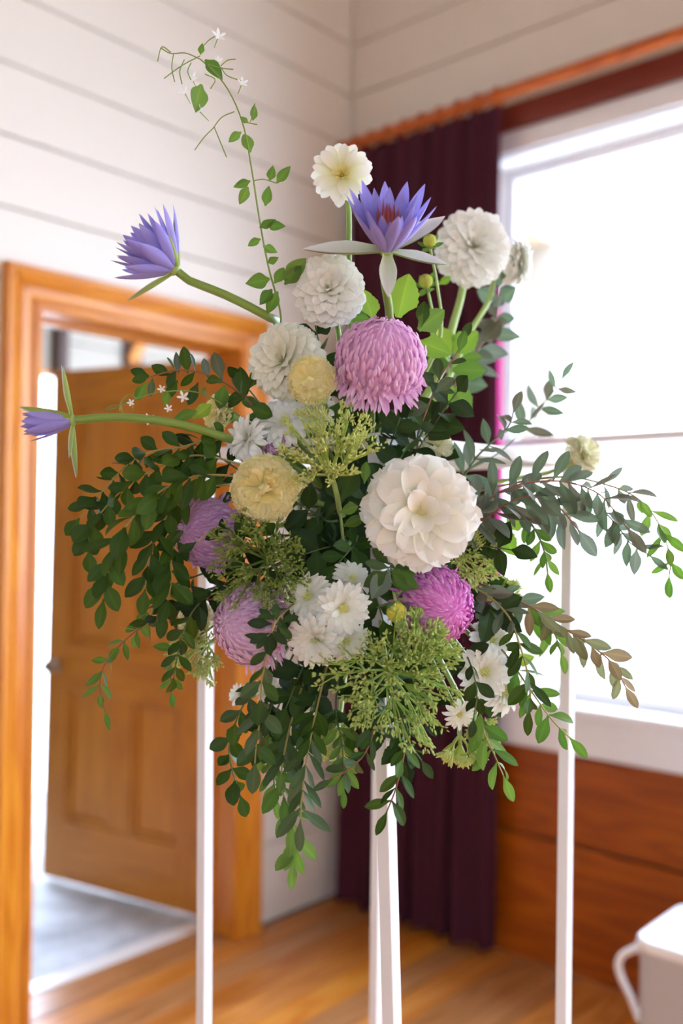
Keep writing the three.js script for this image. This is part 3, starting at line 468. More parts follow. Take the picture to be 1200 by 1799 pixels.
const LS = { oval: leafShape(0.235, 0.5, 0.66), round: leafShape(0.315, 0.52, 0.6), gum: leafShape(0.185, 0.52, 0.62), lance: leafShape(0.175, 0.45, 0.9), broad: leafShape(0.30, 0.42, 0.95), ivy: leafShape(0.27, 0.34, 1.1), tooth: leafShape(0.33, 0.38, 1.0, { teeth: 0.10, tf: 1 }) };
{ // serrated leaf of a dahlia: outline with real teeth
  LS.tooth = [0, 1].map((i) => sheet(6, 18, (u, v) => { const hw = 0.34 * (v < 0.35 ? lerp(0.2, 1, sm(v / 0.35)) : Math.pow(1 - ((v - 0.35) / 0.65) ** 2, 0.9)) * (Math.abs(u) > 0.9 ? 1 + 0.16 * (((v * 7) % 1) - 0.5) : 1); return [u * hw, v, 0.12 * Math.abs(u) * hw * (1 + i) - 0.12 * v * v + 0.012 * Math.sin(v * 16) * Math.abs(u)]; }, (u, v) => { const r = 0.5 * Math.max(0, 1 - Math.abs(u) * 7); return [1 + r * 0.8, 1 + r * 0.6, 1 + r * 0.3]; }, us7)); }
// branch: pixels of a path with its depth; leaves in pairs along it
function branch(kind, label, category, path, { n = 8, len = 40, len1 = len * 0.75, shape = 'oval', mats = 'dark', tips = null, t0 = 0.2, spread = 0.9, droop = 0.25, stem = M.stemDark, r = 0.0013, seed = 1, from = 'core', group, tipLeaf = true, face = 0.6, side = 0, alt = false } = {}) {
  rnd = mulberry(seed * 211 + 13);
  const pts = path.map((q) => at(q[0], q[1], q[2]));
  if (from === 'core') pts.unshift(CORE(path[0][0], path[0][1]));
  const base = pts[0].clone(), o = thing(kind, label, category, base, group), loc = pts.map((q) => q.clone().sub(base)), c = new THREE.CatmullRomCurve3(loc, false, 'centripetal');
  part(o, 'stem', taper(loc, r * 1.3, r * 0.6, Math.max(16, pts.length * 6), 6), stem);
  const total = c.getLength(), own = from === 'core' ? loc[0].distanceTo(loc[1]) / total : 0, a0 = Math.max(t0, 0) * (1 - own) + own * 0.9;
  n = Math.round(n * (kind === 'eucalyptus_branch' && n > 2 ? 1.35 : 1)); if (kind === 'eucalyptus_branch') { len *= 1.16; len1 *= 1.16; }
  const toCam = (p) => CAM.clone().sub(p.clone().add(base)).normalize();
  const leaf = (p, dir, nrm, Lm, t) => { const m = tips && t > 0.72 ? pick(LM[tips]) : pick(LM[mats]); part(o, 'leaf', pick(LS[shape]), m, basis(p, dir, nrm, [Lm * rr(0.88, 1.12), Lm, Lm])); };
  for (let k = 0; k < n; k++) {
    const t = lerp(a0, 0.985, (k + rr(-0.2, 0.2) + 0.3) / n), p = c.getPointAt(Math.min(1, Math.max(0, t))), tan = c.getTangentAt(Math.min(1, Math.max(0, t))), view = toCam(p), d = at(0, 0, 0) && path[Math.min(path.length - 1, 1)][2];
    const sd = tan.clone().cross(view).normalize(), th = (k % 2 ? 1.15 : 0.15) + rr(-0.45, 0.45), ax = sd.clone().multiplyScalar(Math.cos(th)).addScaledVector(view, Math.sin(th));
    const Lm = lerp(len, len1, k / n) * rr(0.82, 1.15) * d / FPX;
    for (const s of alt ? [k % 2 ? 1 : -1] : [-1, 1]) { if (side && s !== side && k % 3) continue; const dir = tan.clone().multiplyScalar(rr(0.3, 0.75)).addScaledVector(ax, s * spread * rr(0.75, 1.2)).add(V(0, -droop * rr(0.5, 1.4), 0)).normalize(); const nrm = view.clone().multiplyScalar(face + 0.2).add(V(0, 0.45, 0)).add(V(rr(-1, 1), rr(-1, 1), rr(-1, 1)).multiplyScalar(0.62)); leaf(p, dir, nrm, Lm, t); }
  }
  if (tipLeaf) { const p = c.getPointAt(1), tan = c.getTangentAt(1); leaf(p, tan.clone().add(V(0, -droop * 0.3, 0)), toCam(p).add(V(rr(-0.5, 0.5), 0.3, rr(-0.5, 0.5))), len1 * path[path.length - 1][2] / FPX, 1); }
  return { o, base, leafAt: (px, py, d, ex, ey, L, sh, mt) => { const p = at(px, py, d), e = at(ex, ey, d); part(o, 'leaf', pick(LS[sh ?? shape]), pick(LM[mt ?? mats]), basis(p.clone().sub(base), e.clone().sub(p), toCam(p.clone().sub(base)).add(V(rr(-0.4, 0.4), 0.2, rr(-0.4, 0.4))), [L * d / FPX * rr(0.9, 1.1), L * d / FPX, L * d / FPX])); } };
}

// ---------------------------------------------------------------- the arrangement, flower by flower
// football chrysanthemums
mum('large round pink incurved chrysanthemum at the centre top of the arrangement', 668, 636, 1.0, 86, [0.12, 0.80, 0.58], PM.pink, { N: 565, phiMax: 2.25, loose: 1.85, droop: 0.9, seed: 1, sq: 1.02 });
mum('vivid magenta chrysanthemum tucked under the big white dahlia', 763, 1064, 1.02, 74, [0.42, -0.05, 0.9], PM.magenta, { N: 527, phiMax: 1.95, loose: 1.75, seed: 2, droop: 0.3, tip: [1.06, 1.05, 1.06], deep: [0.85, 0.62, 0.82] });
mum('mauve pink chrysanthemum behind leaves left of the yellow carnation', 366, 934, 1.08, 66, [-0.62, 0.05, 0.78], PM.mauve, { N: 452, phiMax: 1.95, seed: 3, droop: 0.3 });
mum('pale pink chrysanthemum at the lower left under the dark sedum', 446, 1096, 1.035, 76, [-0.66, 0.12, 0.74], PM.light, { N: 527, phiMax: 2.0, seed: 4, droop: 0.5 });
mum('small mauve chrysanthemum peeping between white blooms above the yellow carnation', 468, 772, 1.08, 36, [-0.1, 0.3, 0.9], PM.mauve, { N: 226, phiMax: 1.7, seed: 5, droop: 0.2 });
// dahlias
dahlia('decorative_dahlia', 'largest open white dahlia with broad wavy petals on the right', 738, 900, 0.985, 104, [0.10, 0.06, 0.99], PM.white, { N: 84, f0: 0.24, f1: 1.95, W: 0.28, r0: 0.16, tilt: 0.26, cup: 0.42, bend: -0.7, wave: 0.035, p: 0.42, inner: 0.27, seed: 6, sq: 0.8, c0: [1, 0.93, 0.58], centre: std({ color: col(0.6, 0.52, 0.2) }), pow: 0.95 });
dahlia('pompon_dahlia', 'round white pompon dahlia left of the violet water lily', 580, 512, 1.02, 62, [-0.12, 0.10, 0.98], PM.white, { N: 140, W: 0.20, f1: 2.0, seed: 7, c0: [1, 0.97, 0.74] });
dahlia('pompon_dahlia', 'creamy white pompon dahlia facing left beside the pink chrysanthemum', 505, 636, 1.04, 66, [-0.42, 0.05, 0.9], PM.cream, { N: 160, W: 0.175, f1: 2.0, r0: 0.28, seed: 8, sq: 0.9 });
dahlia('open_dahlia', 'small flat white dahlia highest of the round blooms with a yellow eye', 601, 308, 1.06, 54, [-0.05, 0.06, 0.99], PM.white, { N: 30, f0: 0.78, f1: 1.6, W: 0.19, r0: 0.22, inner: 0.55, cup: 0.22, bend: -0.3, wave: 0.01, eye: 22, seed: 9, sq: 0.5, c0: [0.98, 0.94, 0.42], via: [[614, 520, 1.12], [613, 420, 1.08], [612, 362, 1.07]], back: 0.1, pow: 0.9, centre: std({ color: col(0.55, 0.52, 0.12) }) }, undefined, M.stem);
dahlia('pompon_dahlia', 'soft focus white pompon dahlia at the upper right before the curtain edge', 829, 438, 1.26, 66, [0.08, 0.15, 0.95], PM.white, { N: 150, W: 0.175, f1: 2.1, seed: 10, c0: [1, 0.98, 0.8], via: [[775, 650, 1.22], [795, 575, 1.25], [812, 512, 1.27]], stemR: 0.0048, back: 0.8 }, undefined, M.stemPale);
dahlia('pompon_dahlia', 'blurred white dahlia turned sideways against the bright window', 905, 462, 1.32, 42, [0.9, -0.05, 0.2], PM.white, { N: 90, W: 0.22, f1: 1.9, seed: 11, via: [[790, 660, 1.25], [828, 580, 1.29], [862, 520, 1.32]], stemR: 0.0036, back: 0.6 }, undefined, M.stemPale);
// dahlia buds
function budThing(label, px, py, d, rpx, face, tone, via) {
  const T = flowerThing('dahlia_bud', label, 'flower bud', px, py, d, face, 'dahlia buds', undefined, M.stemPale, 0.0017, via), Rm = rpx * d / FPX; T.stem(Rm * 0.9);
  rnd = mulberry(px); const g = blade({ W: 0.17, a: 0.5, p: 0.7, b: 0.5, bend: [0.9, -1.9, -0.3], cup: -0.5, nu: 4, nv: 8, c0: [0.55, 0.75, 0.25], c1: [1.05, 1.0, 0.9] });
  put(T, 'flower_centre', new THREE.SphereGeometry(Rm * 0.78, 16, 12), tone[0], new THREE.Matrix4());
  for (let k = 0; k < 13; k++) { const a = k / 13 * 6.283, e = polar(1.57, a); put(T, 'petal', g, tone[k % tone.length], basis(e.d.clone().multiplyScalar(Rm * 0.30).add(V(0, -Rm * 0.86, 0)), V(0, 1, 0), e.d, [Rm * 1.9, Rm * 2.1, Rm * 1.9])); }
  const s = LS.oval; for (let k = 0; k < 6; k++) { const a = k / 6 * 6.283, e = polar(1.57, a); put(T, 'sepal', s[k % 4], LM.fresh[k % 3], basis(V(0, -Rm * 0.9, 0).addScaledVector(e.d, Rm * 0.15), e.d.clone().add(V(0, 0.15 + 0.5 * rnd(), 0)), V(0, -1, 0.01), [Rm * 1.6, Rm * 1.5, Rm * 1.2])); }
}
const yb = [petalMat(0.72, 0.62, 0.06, 0.1), petalMat(0.78, 0.66, 0.10, 0.1), petalMat(0.55, 0.58, 0.08, 0.1)], gb = [petalMat(0.48, 0.52, 0.08, 0.1), petalMat(0.55, 0.56, 0.10, 0.1)];
budThing('bright yellow dahlia bud nodding beside the magenta chrysanthemum', 697, 1076, 0.985, 23, [0.1, -0.95, 0.25], yb, [[705, 985, 1.02], [712, 1018, 0.99], [704, 1045, 0.985]]);
budThing('small greenish dahlia bud right of the open water lily', 755, 423, 1.12, 15, [-0.15, 0.45, 0.85], gb, [[772, 600, 1.17], [768, 500, 1.15], [758, 450, 1.135]]);
budThing('round yellow dahlia bud under the water lily before the curtain', 748, 494, 1.16, 16, [-0.25, 0.4, 0.85], gb, [[765, 600, 1.19], [758, 540, 1.18], [752, 512, 1.175]]);
// carnations
carnation('full pale yellow carnation in the left of the arrangement front', 467, 858, 0.985, 60, [-0.14, 0.05, 0.98], PM.yellow, { N: 84, seed: 12 });
carnation('yellow carnation squeezed against the left of the big pink chrysanthemum', 549, 668, 0.995, 43, [-0.2, 0.15, 0.95], PM.yellow, { N: 58, seed: 13 });
carnation('yellow carnation in profile above the horizontal water lily stem', 392, 728, 1.06, 36, [-0.75, 0.25, 0.5], PM.yellow, { N: 48, seed: 14, calyx: true, fmax: 1.4 });
carnation('pale cream carnation facing the window on the far right', 1018, 802, 1.24, 38, [0.55, 0.35, 0.6], PM.pale, { N: 50, seed: 15, calyx: true, fmax: 1.5 });
carnation('cream carnation half hidden by leaves at the lower left', 344, 1085, 1.14, 32, [-0.3, 0.1, 0.9], PM.pale, { N: 36, seed: 16 });
carnation('yellow carnation showing through leaves at the bottom of the arrangement', 540, 1277, 1.1, 28, [-0.1, -0.2, 0.95], PM.yellow, { N: 34, seed: 17 });
carnation('white and yellow carnation in shade right of the top sedum', 768, 786, 1.12, 30, [0.2, 0.3, 0.9], PM.pale, { N: 34, seed: 18 });
// white spray chrysanthemums
daisy('front white daisy chrysanthemum with a round green eye under the sedum', 603, 1068, 0.985, 50, [0.12, 0.02, 0.99], { seed: 20, N: 50 });
daisy('white daisy chrysanthemum upper left of the white cluster', 543, 1050, 1.0, 46, [-0.35, 0.45, 0.82], { seed: 21 });
daisy('white daisy chrysanthemum lower left of the white cluster, petals hanging', 556, 1122, 0.99, 52, [-0.38, -0.28, 0.88], { seed: 22, f0: 0.4, f1: 1.6 });
daisy('white daisy chrysanthemum lower right of the white cluster', 608, 1124, 1.0, 42, [0.28, -0.38, 0.88], { seed: 23 });
daisy('greenish white daisy chrysanthemum behind the top of the white cluster', 618, 1018, 1.03, 38, [0.3, 0.55, 0.7], { seed: 24 });
daisy('white chrysanthemum at the left end of the row above the yellow carnation', 437, 772, 1.04, 44, [-0.5, 0.2, 0.8], { seed: 25, N: 56, f0: 0.3, ce: [0.97, 0.97, 0.88] });
daisy('white chrysanthemum in the middle of the row under the creamy pompon', 500, 742, 1.05, 50, [-0.2, 0.4, 0.88], { seed: 26, N: 56, f0: 0.3, ce: [0.97, 0.97, 0.88] });
daisy('white chrysanthemum behind the top sedum under the yellow carnation', 553, 722, 1.07, 38, [0.1, 0.35, 0.9], { seed: 27, N: 50, f0: 0.3, ce: [0.97, 0.97, 0.88] });
daisy('white chrysanthemum on the lower right showing yellow centre behind gum leaves', 850, 1180, 1.035, 50, [0.2, 0.05, 0.95], { seed: 28 });
daisy('white chrysanthemum facing the window at the lower right edge', 882, 1214, 1.05, 46, [0.6, -0.1, 0.7], { seed: 29 });
daisy('white chrysanthemum highest of the lower right group behind gum leaves', 862, 1124, 1.06, 44, [0.4, 0.3, 0.8], { seed: 30 });
daisy('small white chrysanthemum right of the large sedum near the stand leg', 806, 1254, 1.03, 30, [0.2, -0.3, 0.9], { seed: 31, N: 36 });
daisy('little white chrysanthemum below the pale pink chrysanthemum', 470, 1212, 1.06, 26, [0.3, 0.1, 0.9], { seed: 32, N: 34, f0: 0.3 });
daisy('small half open white chrysanthemum left of the pair at the lower left', 424, 1222, 1.1, 24, [-0.5, 0.3, 0.7], { seed: 33, N: 30, f0: 0.2, f1: 1.2 });
// sedum heads
sedum('bright green sedum head in the upper middle under the pink chrysanthemum', 580, 792, 0.985, 80, [0.0, 0.62, 0.78], 'lime', { P: 10, seed: 40, budN: 5, wide: 1.2, via: [[600, 905, 1.06], [592, 870, 1.0], [585, 842, 0.985]] });
sedum('dark green budded sedum head under the yellow carnation', 458, 985, 0.99, 76, [-0.12, 0.02, 0.98], 'dark', { P: 12, seed: 41, budN: 6 });
sedum('largest green sedum head low in front of the stand leg', 690, 1192, 0.975, 104, [0.08, -0.08, 0.99], 'green', { P: 14, seed: 42, budN: 5, deep: 0.6, split: 5 });
sedum('green sedum spray rising from the large head beside the yellow bud', 742, 1122, 0.975, 46, [0.3, 0.7, 0.6], 'green', { P: 5, seed: 43, budN: 5, deep: 1.0 });
sedum('lime sedum half hidden behind the right of the largest dahlia', 826, 975, 1.07, 52, [0.4, 0.05, 0.9], 'lime', { P: 8, seed: 44 });
sedum('pale lime sedum behind leaves beside the left stand leg', 352, 1142, 1.1, 44, [-0.2, -0.1, 0.9], 'lime', { P: 7, seed: 45 });
sedum('small lime sedum hanging below the lower right white chrysanthemums', 806, 1316, 1.06, 30, [-0.1, -0.9, 0.3], 'lime', { P: 5, seed: 46, budN: 6, via: [[835, 1210, 1.08], [828, 1270, 1.06]] });
sedum('lime sedum among leaves right of the hanging yellow carnation', 846, 1282, 1.07, 28, [0.3, -0.3, 0.8], 'lime', { P: 5, seed: 47, budN: 6 });
sedum('pale lime sedum deep among the leaves at the bottom', 590, 1300, 1.1, 36, [-0.1, -0.3, 0.9], 'lime', { P: 6, seed: 48 });
sedum('lime sedum at the right behind the magenta chrysanthemum', 884, 1050, 1.12, 30, [0.5, 0.1, 0.8], 'lime', { P: 5, seed: 49 });
// water lilies
lily('open violet water lily with orange stamens standing highest in the middle', 680, 442, 0.985, 116, [0.04, 0.72, 0.69], { seed: 50, rings: [[8, 0.28, 0.60], [11, 0.40, 0.92], [12, 0.53, 1.02]], via: [[680, 600, 1.06], [684, 545, 1.0], [676, 492, 0.985]],
  sepals: [[[-0.99, 0.04, 0.1], 136], [[0.96, -0.22, 0.18], 98], [[0.0, -0.85, 0.50], 96], [[0.80, 0.62, -0.35], 132], [[-0.08, 0.75, -0.6], 130]] });
lily('violet water lily in profile leaning left above the doorway', 308, 474, 1.0, 106, [-0.76, 0.60, 0.25], { seed: 51, rings: [[9, 0.25, 0.98], [11, 0.52, 1.0], [11, 0.80, 0.98]], stamens: false, via: [[490, 575, 1.08], [470, 556, 1.02], [400, 520, 1.0], [345, 498, 1.0]],
  sepals: [[[-0.12, 0.99, 0.1], 92], [[-0.85, -0.5, 0.15], 92], [[-0.2, 0.75, 0.7], 60]] });
lily('half closed violet water lily bud pointing left across the door', 128, 738, 1.0, 88, [-0.98, -0.10, 0.12], { seed: 52, rings: [[7, 0.10, 0.98], [7, 0.17, 1.0], [6, 0.24, 0.9]], stamens: false, via: [[430, 785, 1.08], [385, 765, 1.02], [300, 742, 1.0], [200, 733, 1.0]],
  sepals: [[[-0.98, 0.10, 0.25], 90], [[-0.22, 0.97, 0.1], 88], [[-0.10, -0.95, 0.2], 62], [[-0.05, -0.98, -0.2], 95]] });

// ---------------------------------------------------------------- jasmine
function starFlower(T, p, dir, s) { const g = starGeo ??= blade({ W: 0.2, a: 0.5, p: 0.8, b: 0.3, nu: 2, nv: 4, bend: [0.1, 0.2, 0] }); for (let k = 0; k < 5; k++) { const q = faceQ(dir), t = polar(1.35, k * 1.2566); part(T, 'petal', g, PM.white[k % 3], basis(p.clone(), t.d.applyQuaternion(q), t.n.applyQuaternion(q), [s, s, s])); } part(T, 'flower_tube', new THREE.CylinderGeometry(0.0008, 0.0005, 0.016, 6), M.stemPale, basis(p.clone().addScaledVector(dir, -0.008), dir, V(0.2, 0.1, 1), [1, 1, 1])); }
let starGeo;
{ const J = branch('jasmine_vine', 'thin jasmine vine arching up past the wall to the top left', 'vine', [[497, 600, 1.06], [492, 545, 1.02], [472, 470, 1.01], [456, 385, 1.0], [441, 290, 1.0], [428, 222, 1.0], [405, 165, 1.0], [380, 130, 1.0], [352, 104, 1.0]], { n: 0, tipLeaf: false, seed: 60, stem: M.stem, r: 0.0012 });
  const L = [[456, 400, 472, 392, 26], [458, 420, 440, 428, 22], [462, 432, 478, 440, 24], [470, 462, 490, 452, 18], [474, 490, 430, 500, 36], [478, 508, 462, 530, 30], [482, 498, 500, 470, 30], [468, 395, 497, 398, 28], [488, 512, 470, 548, 36], [498, 492, 528, 462, 44, 'broad'], [500, 500, 520, 480, 36, 'broad'], [440, 268, 432, 240, 34], [424, 232, 405, 245, 24], [440, 318, 412, 328, 26], [436, 328, 424, 352, 28], [444, 318, 478, 306, 0], [474, 318, 480, 292, 22], [486, 322, 508, 294, 32], [466, 362, 472, 330, 30], [360, 105, 372, 116, 36], [354, 148, 342, 190, 44], [352, 96, 356, 78, 16], [444, 212, 448, 180, 24], [436, 216, 428, 210, 14]];
  for (const [a, b, c, d, l, sh] of L) if (l) J.leafAt(a, b, 1.0, c, d, l * 1.25, sh ?? 'ivy', 'fresh');
  const tw = (...q) => part(J.o, 'tendril', tube(q.map((p) => at(...p).sub(J.base)), 0.0006, 10, 5), M.stem);
  tw([444, 318, 1], [462, 315, 1], [486, 322, 1]); tw([440, 318, 1], [428, 317, 1], [412, 326, 1]); tw([412, 196, 1], [390, 206, 1], [374, 226, 1]); tw([374, 226, 1], [360, 240, 1], [342, 264, 1]); tw([376, 222, 1], [380, 232, 1], [398, 276, 1]); tw([428, 212, 1], [438, 216, 1], [452, 219, 1]); tw([440, 214, 1], [446, 196, 1], [448, 182, 1]);
  tw([352, 104, 1], [325, 93, 1], [300, 94, 1], [282, 84, 1]); tw([300, 92, 1], [285, 82, 1], [277, 108, 1]); tw([352, 98, 1], [320, 115, 1], [288, 138, 1]); tw([305, 95, 1], [302, 118, 1], [307, 144, 1]); tw([324, 105, 1], [316, 125, 1], [320, 148, 1]); tw([365, 114, 1], [392, 120, 1], [410, 122, 1]); tw([388, 116, 1], [400, 106, 1], [414, 104, 1]); tw([388, 118, 1], [398, 132, 1], [424, 142, 1]); tw([358, 80, 1], [368, 70, 1], [378, 64, 1]); tw([360, 130, 1], [378, 140, 1], [370, 156, 1]); tw([336, 110, 1], [330, 125, 1], [336, 142, 1]);
  for (const [x, y, s] of [[384, 64, 15], [338, 140, 15], [324, 162, 12], [350, 195, 12], [426, 146, 12], [384, 106, 9]]) starFlower(J.o, at(x, y, 1.0).sub(J.base), dirCam((x % 7) / 7 - 0.5, 0.3, 0.8), s / FPX);
}
{ const J = branch('jasmine_vine', 'jasmine sprig with white star flowers over the left lily stem', 'vine', [[420, 730, 1.05], [350, 690, 1.02], [290, 688, 1.01], [240, 700, 1.01], [190, 722, 1.01]], { n: 4, len: 30, shape: 'ivy', mats: 'fresh', tipLeaf: false, seed: 61, stem: M.stem, r: 0.001, t0: 0.1, alt: true });
  const tw = (...q) => part(J.o, 'tendril', tube(q.map((p) => at(...p).sub(J.base)), 0.0006, 8, 5), M.stem); tw([240, 700, 1.01], [225, 694, 1.01], [212, 708, 1.01], [210, 722, 1.01]); tw([225, 706, 1.01], [214, 712, 1.01], [216, 730, 1.01]); tw([215, 712, 1.01], [200, 712, 1.01], [186, 718, 1.01]);
  J.leafAt(345, 722, 1.02, 312, 735, 46, 'ivy', 'fresh'); J.leafAt(372, 710, 1.03, 340, 735, 44, 'ivy', 'bright');
  for (const [x, y, s] of [[322, 698, 13], [262, 738, 13], [296, 718, 9], [284, 684, 9], [230, 708, 8]]) starFlower(J.o, at(x, y, 1.0).sub(J.base), dirCam(0.1, 0.2, 0.9), s / FPX); }

// ---------------------------------------------------------------- foliage
const gum = (label, path, o) => branch('eucalyptus_branch', label, 'eucalyptus branch', path, o);
{ const b = gum('upright leafy sprig with pale backed leaves before the door top at left', [[455, 725, 1.06], [425, 694, 1.04], [380, 664, 1.03], [320, 650, 1.02], [262, 662, 1.02]], { n: 3, len: 36, seed: 70, mats: 'deep', stem: M.stemRed, t0: 0.25 });
  for (const q of [[330, 656, 322, 610, 48, 'oval', 'deep'], [314, 656, 311, 620, 38, 'lance', 'grey'], [366, 666, 358, 630, 38, 'oval', 'grey'], [390, 668, 376, 618, 52, 'oval', 'grey'], [424, 690, 407, 642, 52, 'lance', 'grey'], [428, 700, 425, 655, 56, 'oval', 'deep'], [300, 660, 265, 643, 38, 'oval', 'deep'], [262, 660, 232, 652, 34, 'oval', 'deep'], [312, 668, 292, 702, 40, 'oval', 'deep'], [348, 672, 330, 710, 44, 'oval', 'deep'], [268, 664, 266, 694, 34, 'oval', 'gum'], [258, 672, 236, 704, 38, 'oval', 'fresh'], [395, 676, 384, 720, 46, 'broad', 'fresh'], [440, 715, 475, 728, 44, 'broad', 'deep']]) b.leafAt(q[0], q[1], 1.03, q[2], q[3], q[4], q[5], q[6]); }
gum('gum branch with small round leaves arching left just under the lily stem', [[430, 790, 1.05], [380, 770, 1.03], [320, 785, 1.02], [262, 795, 1.01], [225, 815, 1.0], [190, 852, 0.99], [160, 885, 0.99], [140, 910, 0.99]], { n: 11, len: 36, len1: 34, seed: 71, shape: 'round', mats: 'deep', stem: M.stemGold });
gum('gum branch ending in the far left cluster of hanging round leaves', [[420, 815, 1.04], [340, 800, 1.02], [260, 830, 1.0], [205, 870, 0.99], [168, 915, 0.985], [154, 945, 0.985], [156, 968, 0.985]], { n: 10, len: 38, len1: 34, seed: 72, shape: 'round', mats: 'deep', droop: 0.5, stem: M.stemGold });
gum('large leaved gum branch drooping to a dense tip at the left', [[425, 838, 1.02], [340, 838, 0.99], [275, 868, 0.97], [228, 915, 0.96], [202, 955, 0.96], [190, 995, 0.96], [184, 1030, 0.965], [182, 1052, 0.965]], { n: 11, len: 58, len1: 46, seed: 73, mats: 'deep', droop: 0.55, spread: 0.7, shape: 'oval', stem: M.stemGold, t0: 0.22 });
gum('second dense gum spray hanging inside the large leaved left branch', [[420, 850, 1.04], [330, 870, 1.03], [280, 925, 1.02], [262, 985, 1.02], [255, 1035, 1.02]], { t0: 0.42, n: 7, len: 46, len1: 40, seed: 74, mats: 'deep', droop: 0.55, spread: 0.65, stem: M.stemGold });
gum('gum spray falling between the left branch and the mauve chrysanthemum', [[390, 900, 1.12], [325, 925, 1.06], [302, 975, 1.03], [300, 1030, 1.01], [290, 1075, 1.01]], { t0: 0.4, n: 6, len: 46, len1: 42, seed: 75, mats: 'deep', droop: 0.45, stem: M.stemGold });
gum('short gum sprig crossing in front of the mauve chrysanthemum', [[420, 955, 1.03], [395, 925, 1.0], [370, 935, 0.99], [345, 952, 0.985]], { shape: 'oval', n: 2, len: 44, seed: 76, mats: 'dark', t0: 0.1, stem: M.stemGold, from: 'core' });
gum('thin gum spray reaching furthest down left with grey and yellow green tips', [[380, 1050, 1.08], [320, 1058, 1.06], [265, 1090, 1.05], [225, 1120, 1.04], [195, 1152, 1.04], [178, 1182, 1.04], [176, 1218, 1.04], [184, 1248, 1.04]], { n: 9, len: 36, len1: 32, seed: 77, shape: 'lance', mats: 'gum', tips: 'fresh', spread: 0.75, droop: 0.3, stem: M.stemRed, alt: false });
gum('gum spray hanging left of the left stand leg', [[390, 1035, 1.06], [345, 1065, 1.03], [322, 1110, 1.02], [312, 1150, 1.02], [305, 1190, 1.03]], { n: 6, len: 44, len1: 34, seed: 78, mats: 'dark', droop: 0.5, tips: 'deep' });
gum('pale narrow leaf sprig peeping left between door and stand leg', [[360, 1110, 1.1], [300, 1145, 1.1], [300, 1190, 1.1], [302, 1215, 1.1]], { n: 4, len: 34, seed: 79, shape: 'lance', mats: 'fresh', droop: 0.4 });
gum('small gum spray low on the left near the door', [[350, 1010, 1.09], [300, 1030, 1.08], [262, 1062, 1.08], [245, 1095, 1.08], [240, 1112, 1.08]], { n: 5, len: 34, seed: 80, mats: 'gum', shape: 'oval', droop: 0.45, tips: 'fresh' });
gum('gum sprig with golden stem lying over the pale pink chrysanthemum', [[560, 1020, 1.06], [500, 1075, 0.975], [484, 1092, 0.965], [470, 1145, 0.96], [459, 1200, 0.965], [457, 1262, 0.97], [450, 1310, 0.98], [448, 1340, 0.98]], { n: 8, len: 38, len1: 46, seed: 81, mats: 'dark', shape: 'oval', tips: 'gum', stem: M.stemGold, t0: 0.3, droop: 0.35, from: 'core' });
{ const b = gum('small fan of dark round gum leaves across the pale pink chrysanthemum', [[540, 1090, 1.02], [510, 1090, 0.975], [482, 1098, 0.97]], { n: 0, seed: 82, mats: 'dark', tipLeaf: false }); for (const q of [[482, 1090, 452, 1068, 34], [486, 1090, 484, 1060, 30, 'round'], [492, 1092, 520, 1084, 34], [478, 1096, 432, 1094, 44], [474, 1112, 440, 1128, 40], [468, 1122, 428, 1115, 40, 'lance'], [490, 1102, 510, 1120, 32], [470, 1118, 450, 1140, 30], [478, 1108, 505, 1132, 36]]) b.leafAt(q[0], q[1], 0.965, q[2], q[3], q[4], q[5] ?? 'oval', 'dark'); }
gum('short blue green gum spray hanging before the orange casing', [[470, 1190, 1.08], [430, 1235, 1.06], [412, 1275, 1.05], [402, 1320, 1.05], [410, 1360, 1.05], [422, 1398, 1.05]], { n: 6, len: 36, len1: 34, seed: 83, mats: 'gum', shape: 'round', droop: 0.45, tips: 'deep' });
gum('long gum spray hanging lowest of all below the arrangement', [[520, 1240, 1.06], [500, 1320, 1.02], [494, 1375, 1.0], [508, 1430, 0.99], [520, 1475, 0.99], [516, 1510, 0.99]], { shape: 'gum', n: 9, len: 48, len1: 44, seed: 84, mats: 'gum', tips: 'fresh', droop: 0.5, spread: 0.6, stem: M.stemGold });
gum('gum spray with large oval leaves hanging left of the middle stand leg', [[560, 1230, 1.04], [545, 1300, 1.0], [536, 1350, 0.98], [530, 1400, 0.975], [528, 1440, 0.975]], { shape: 'gum', n: 7, len: 54, len1: 50, seed: 85, mats: 'deep', droop: 0.5, spread: 0.6, tips: 'gum', stem: M.stemGold });
gum('narrow leaved gum spray hanging between two longer ones at the bottom', [[480, 1230, 1.07], [470, 1290, 1.04], [478, 1345, 1.03], [484, 1400, 1.03]], { shape: 'gum', n: 6, len: 44, seed: 86, mats: 'gum', droop: 0.45, tips: 'fresh' });
gum('gum spray curving down just left of the middle stand leg top', [[590, 1245, 1.05], [600, 1300, 1.02], [604, 1345, 1.01], [604, 1385, 1.01]], { shape: 'gum', n: 6, len: 42, seed: 87, mats: 'gum', droop: 0.5, tips: 'fresh' });
gum('gum spray with reddish stem crossing the middle stand leg', [[640, 1245, 1.04], [655, 1285, 1.0], [640, 1325, 0.985], [612, 1352, 0.98], [585, 1368, 0.98]], { shape: 'gum', n: 5, len: 46, seed: 88, mats: 'gum', stem: M.stemRed, droop: 0.3 });
gum('gum spray with whitish leaf backs hanging over the middle stand leg', [[690, 1235, 1.03], [712, 1300, 0.99], [706, 1345, 0.98], [694, 1390, 0.975], [680, 1425, 0.975]], { shape: 'gum', n: 7, len: 40, len1: 40, seed: 89, mats: 'deep', stem: M.stemRed, droop: 0.4, tips: 'deep' }); 
gum('small narrow gum sprig right of the middle stand leg top', [[700, 1240, 1.03], [714, 1275, 1.0], [720, 1305, 1.0], [740, 1335, 1.0]], { shape: 'gum', n: 3, len: 44, seed: 90, mats: 'gum', droop: 0.2 });
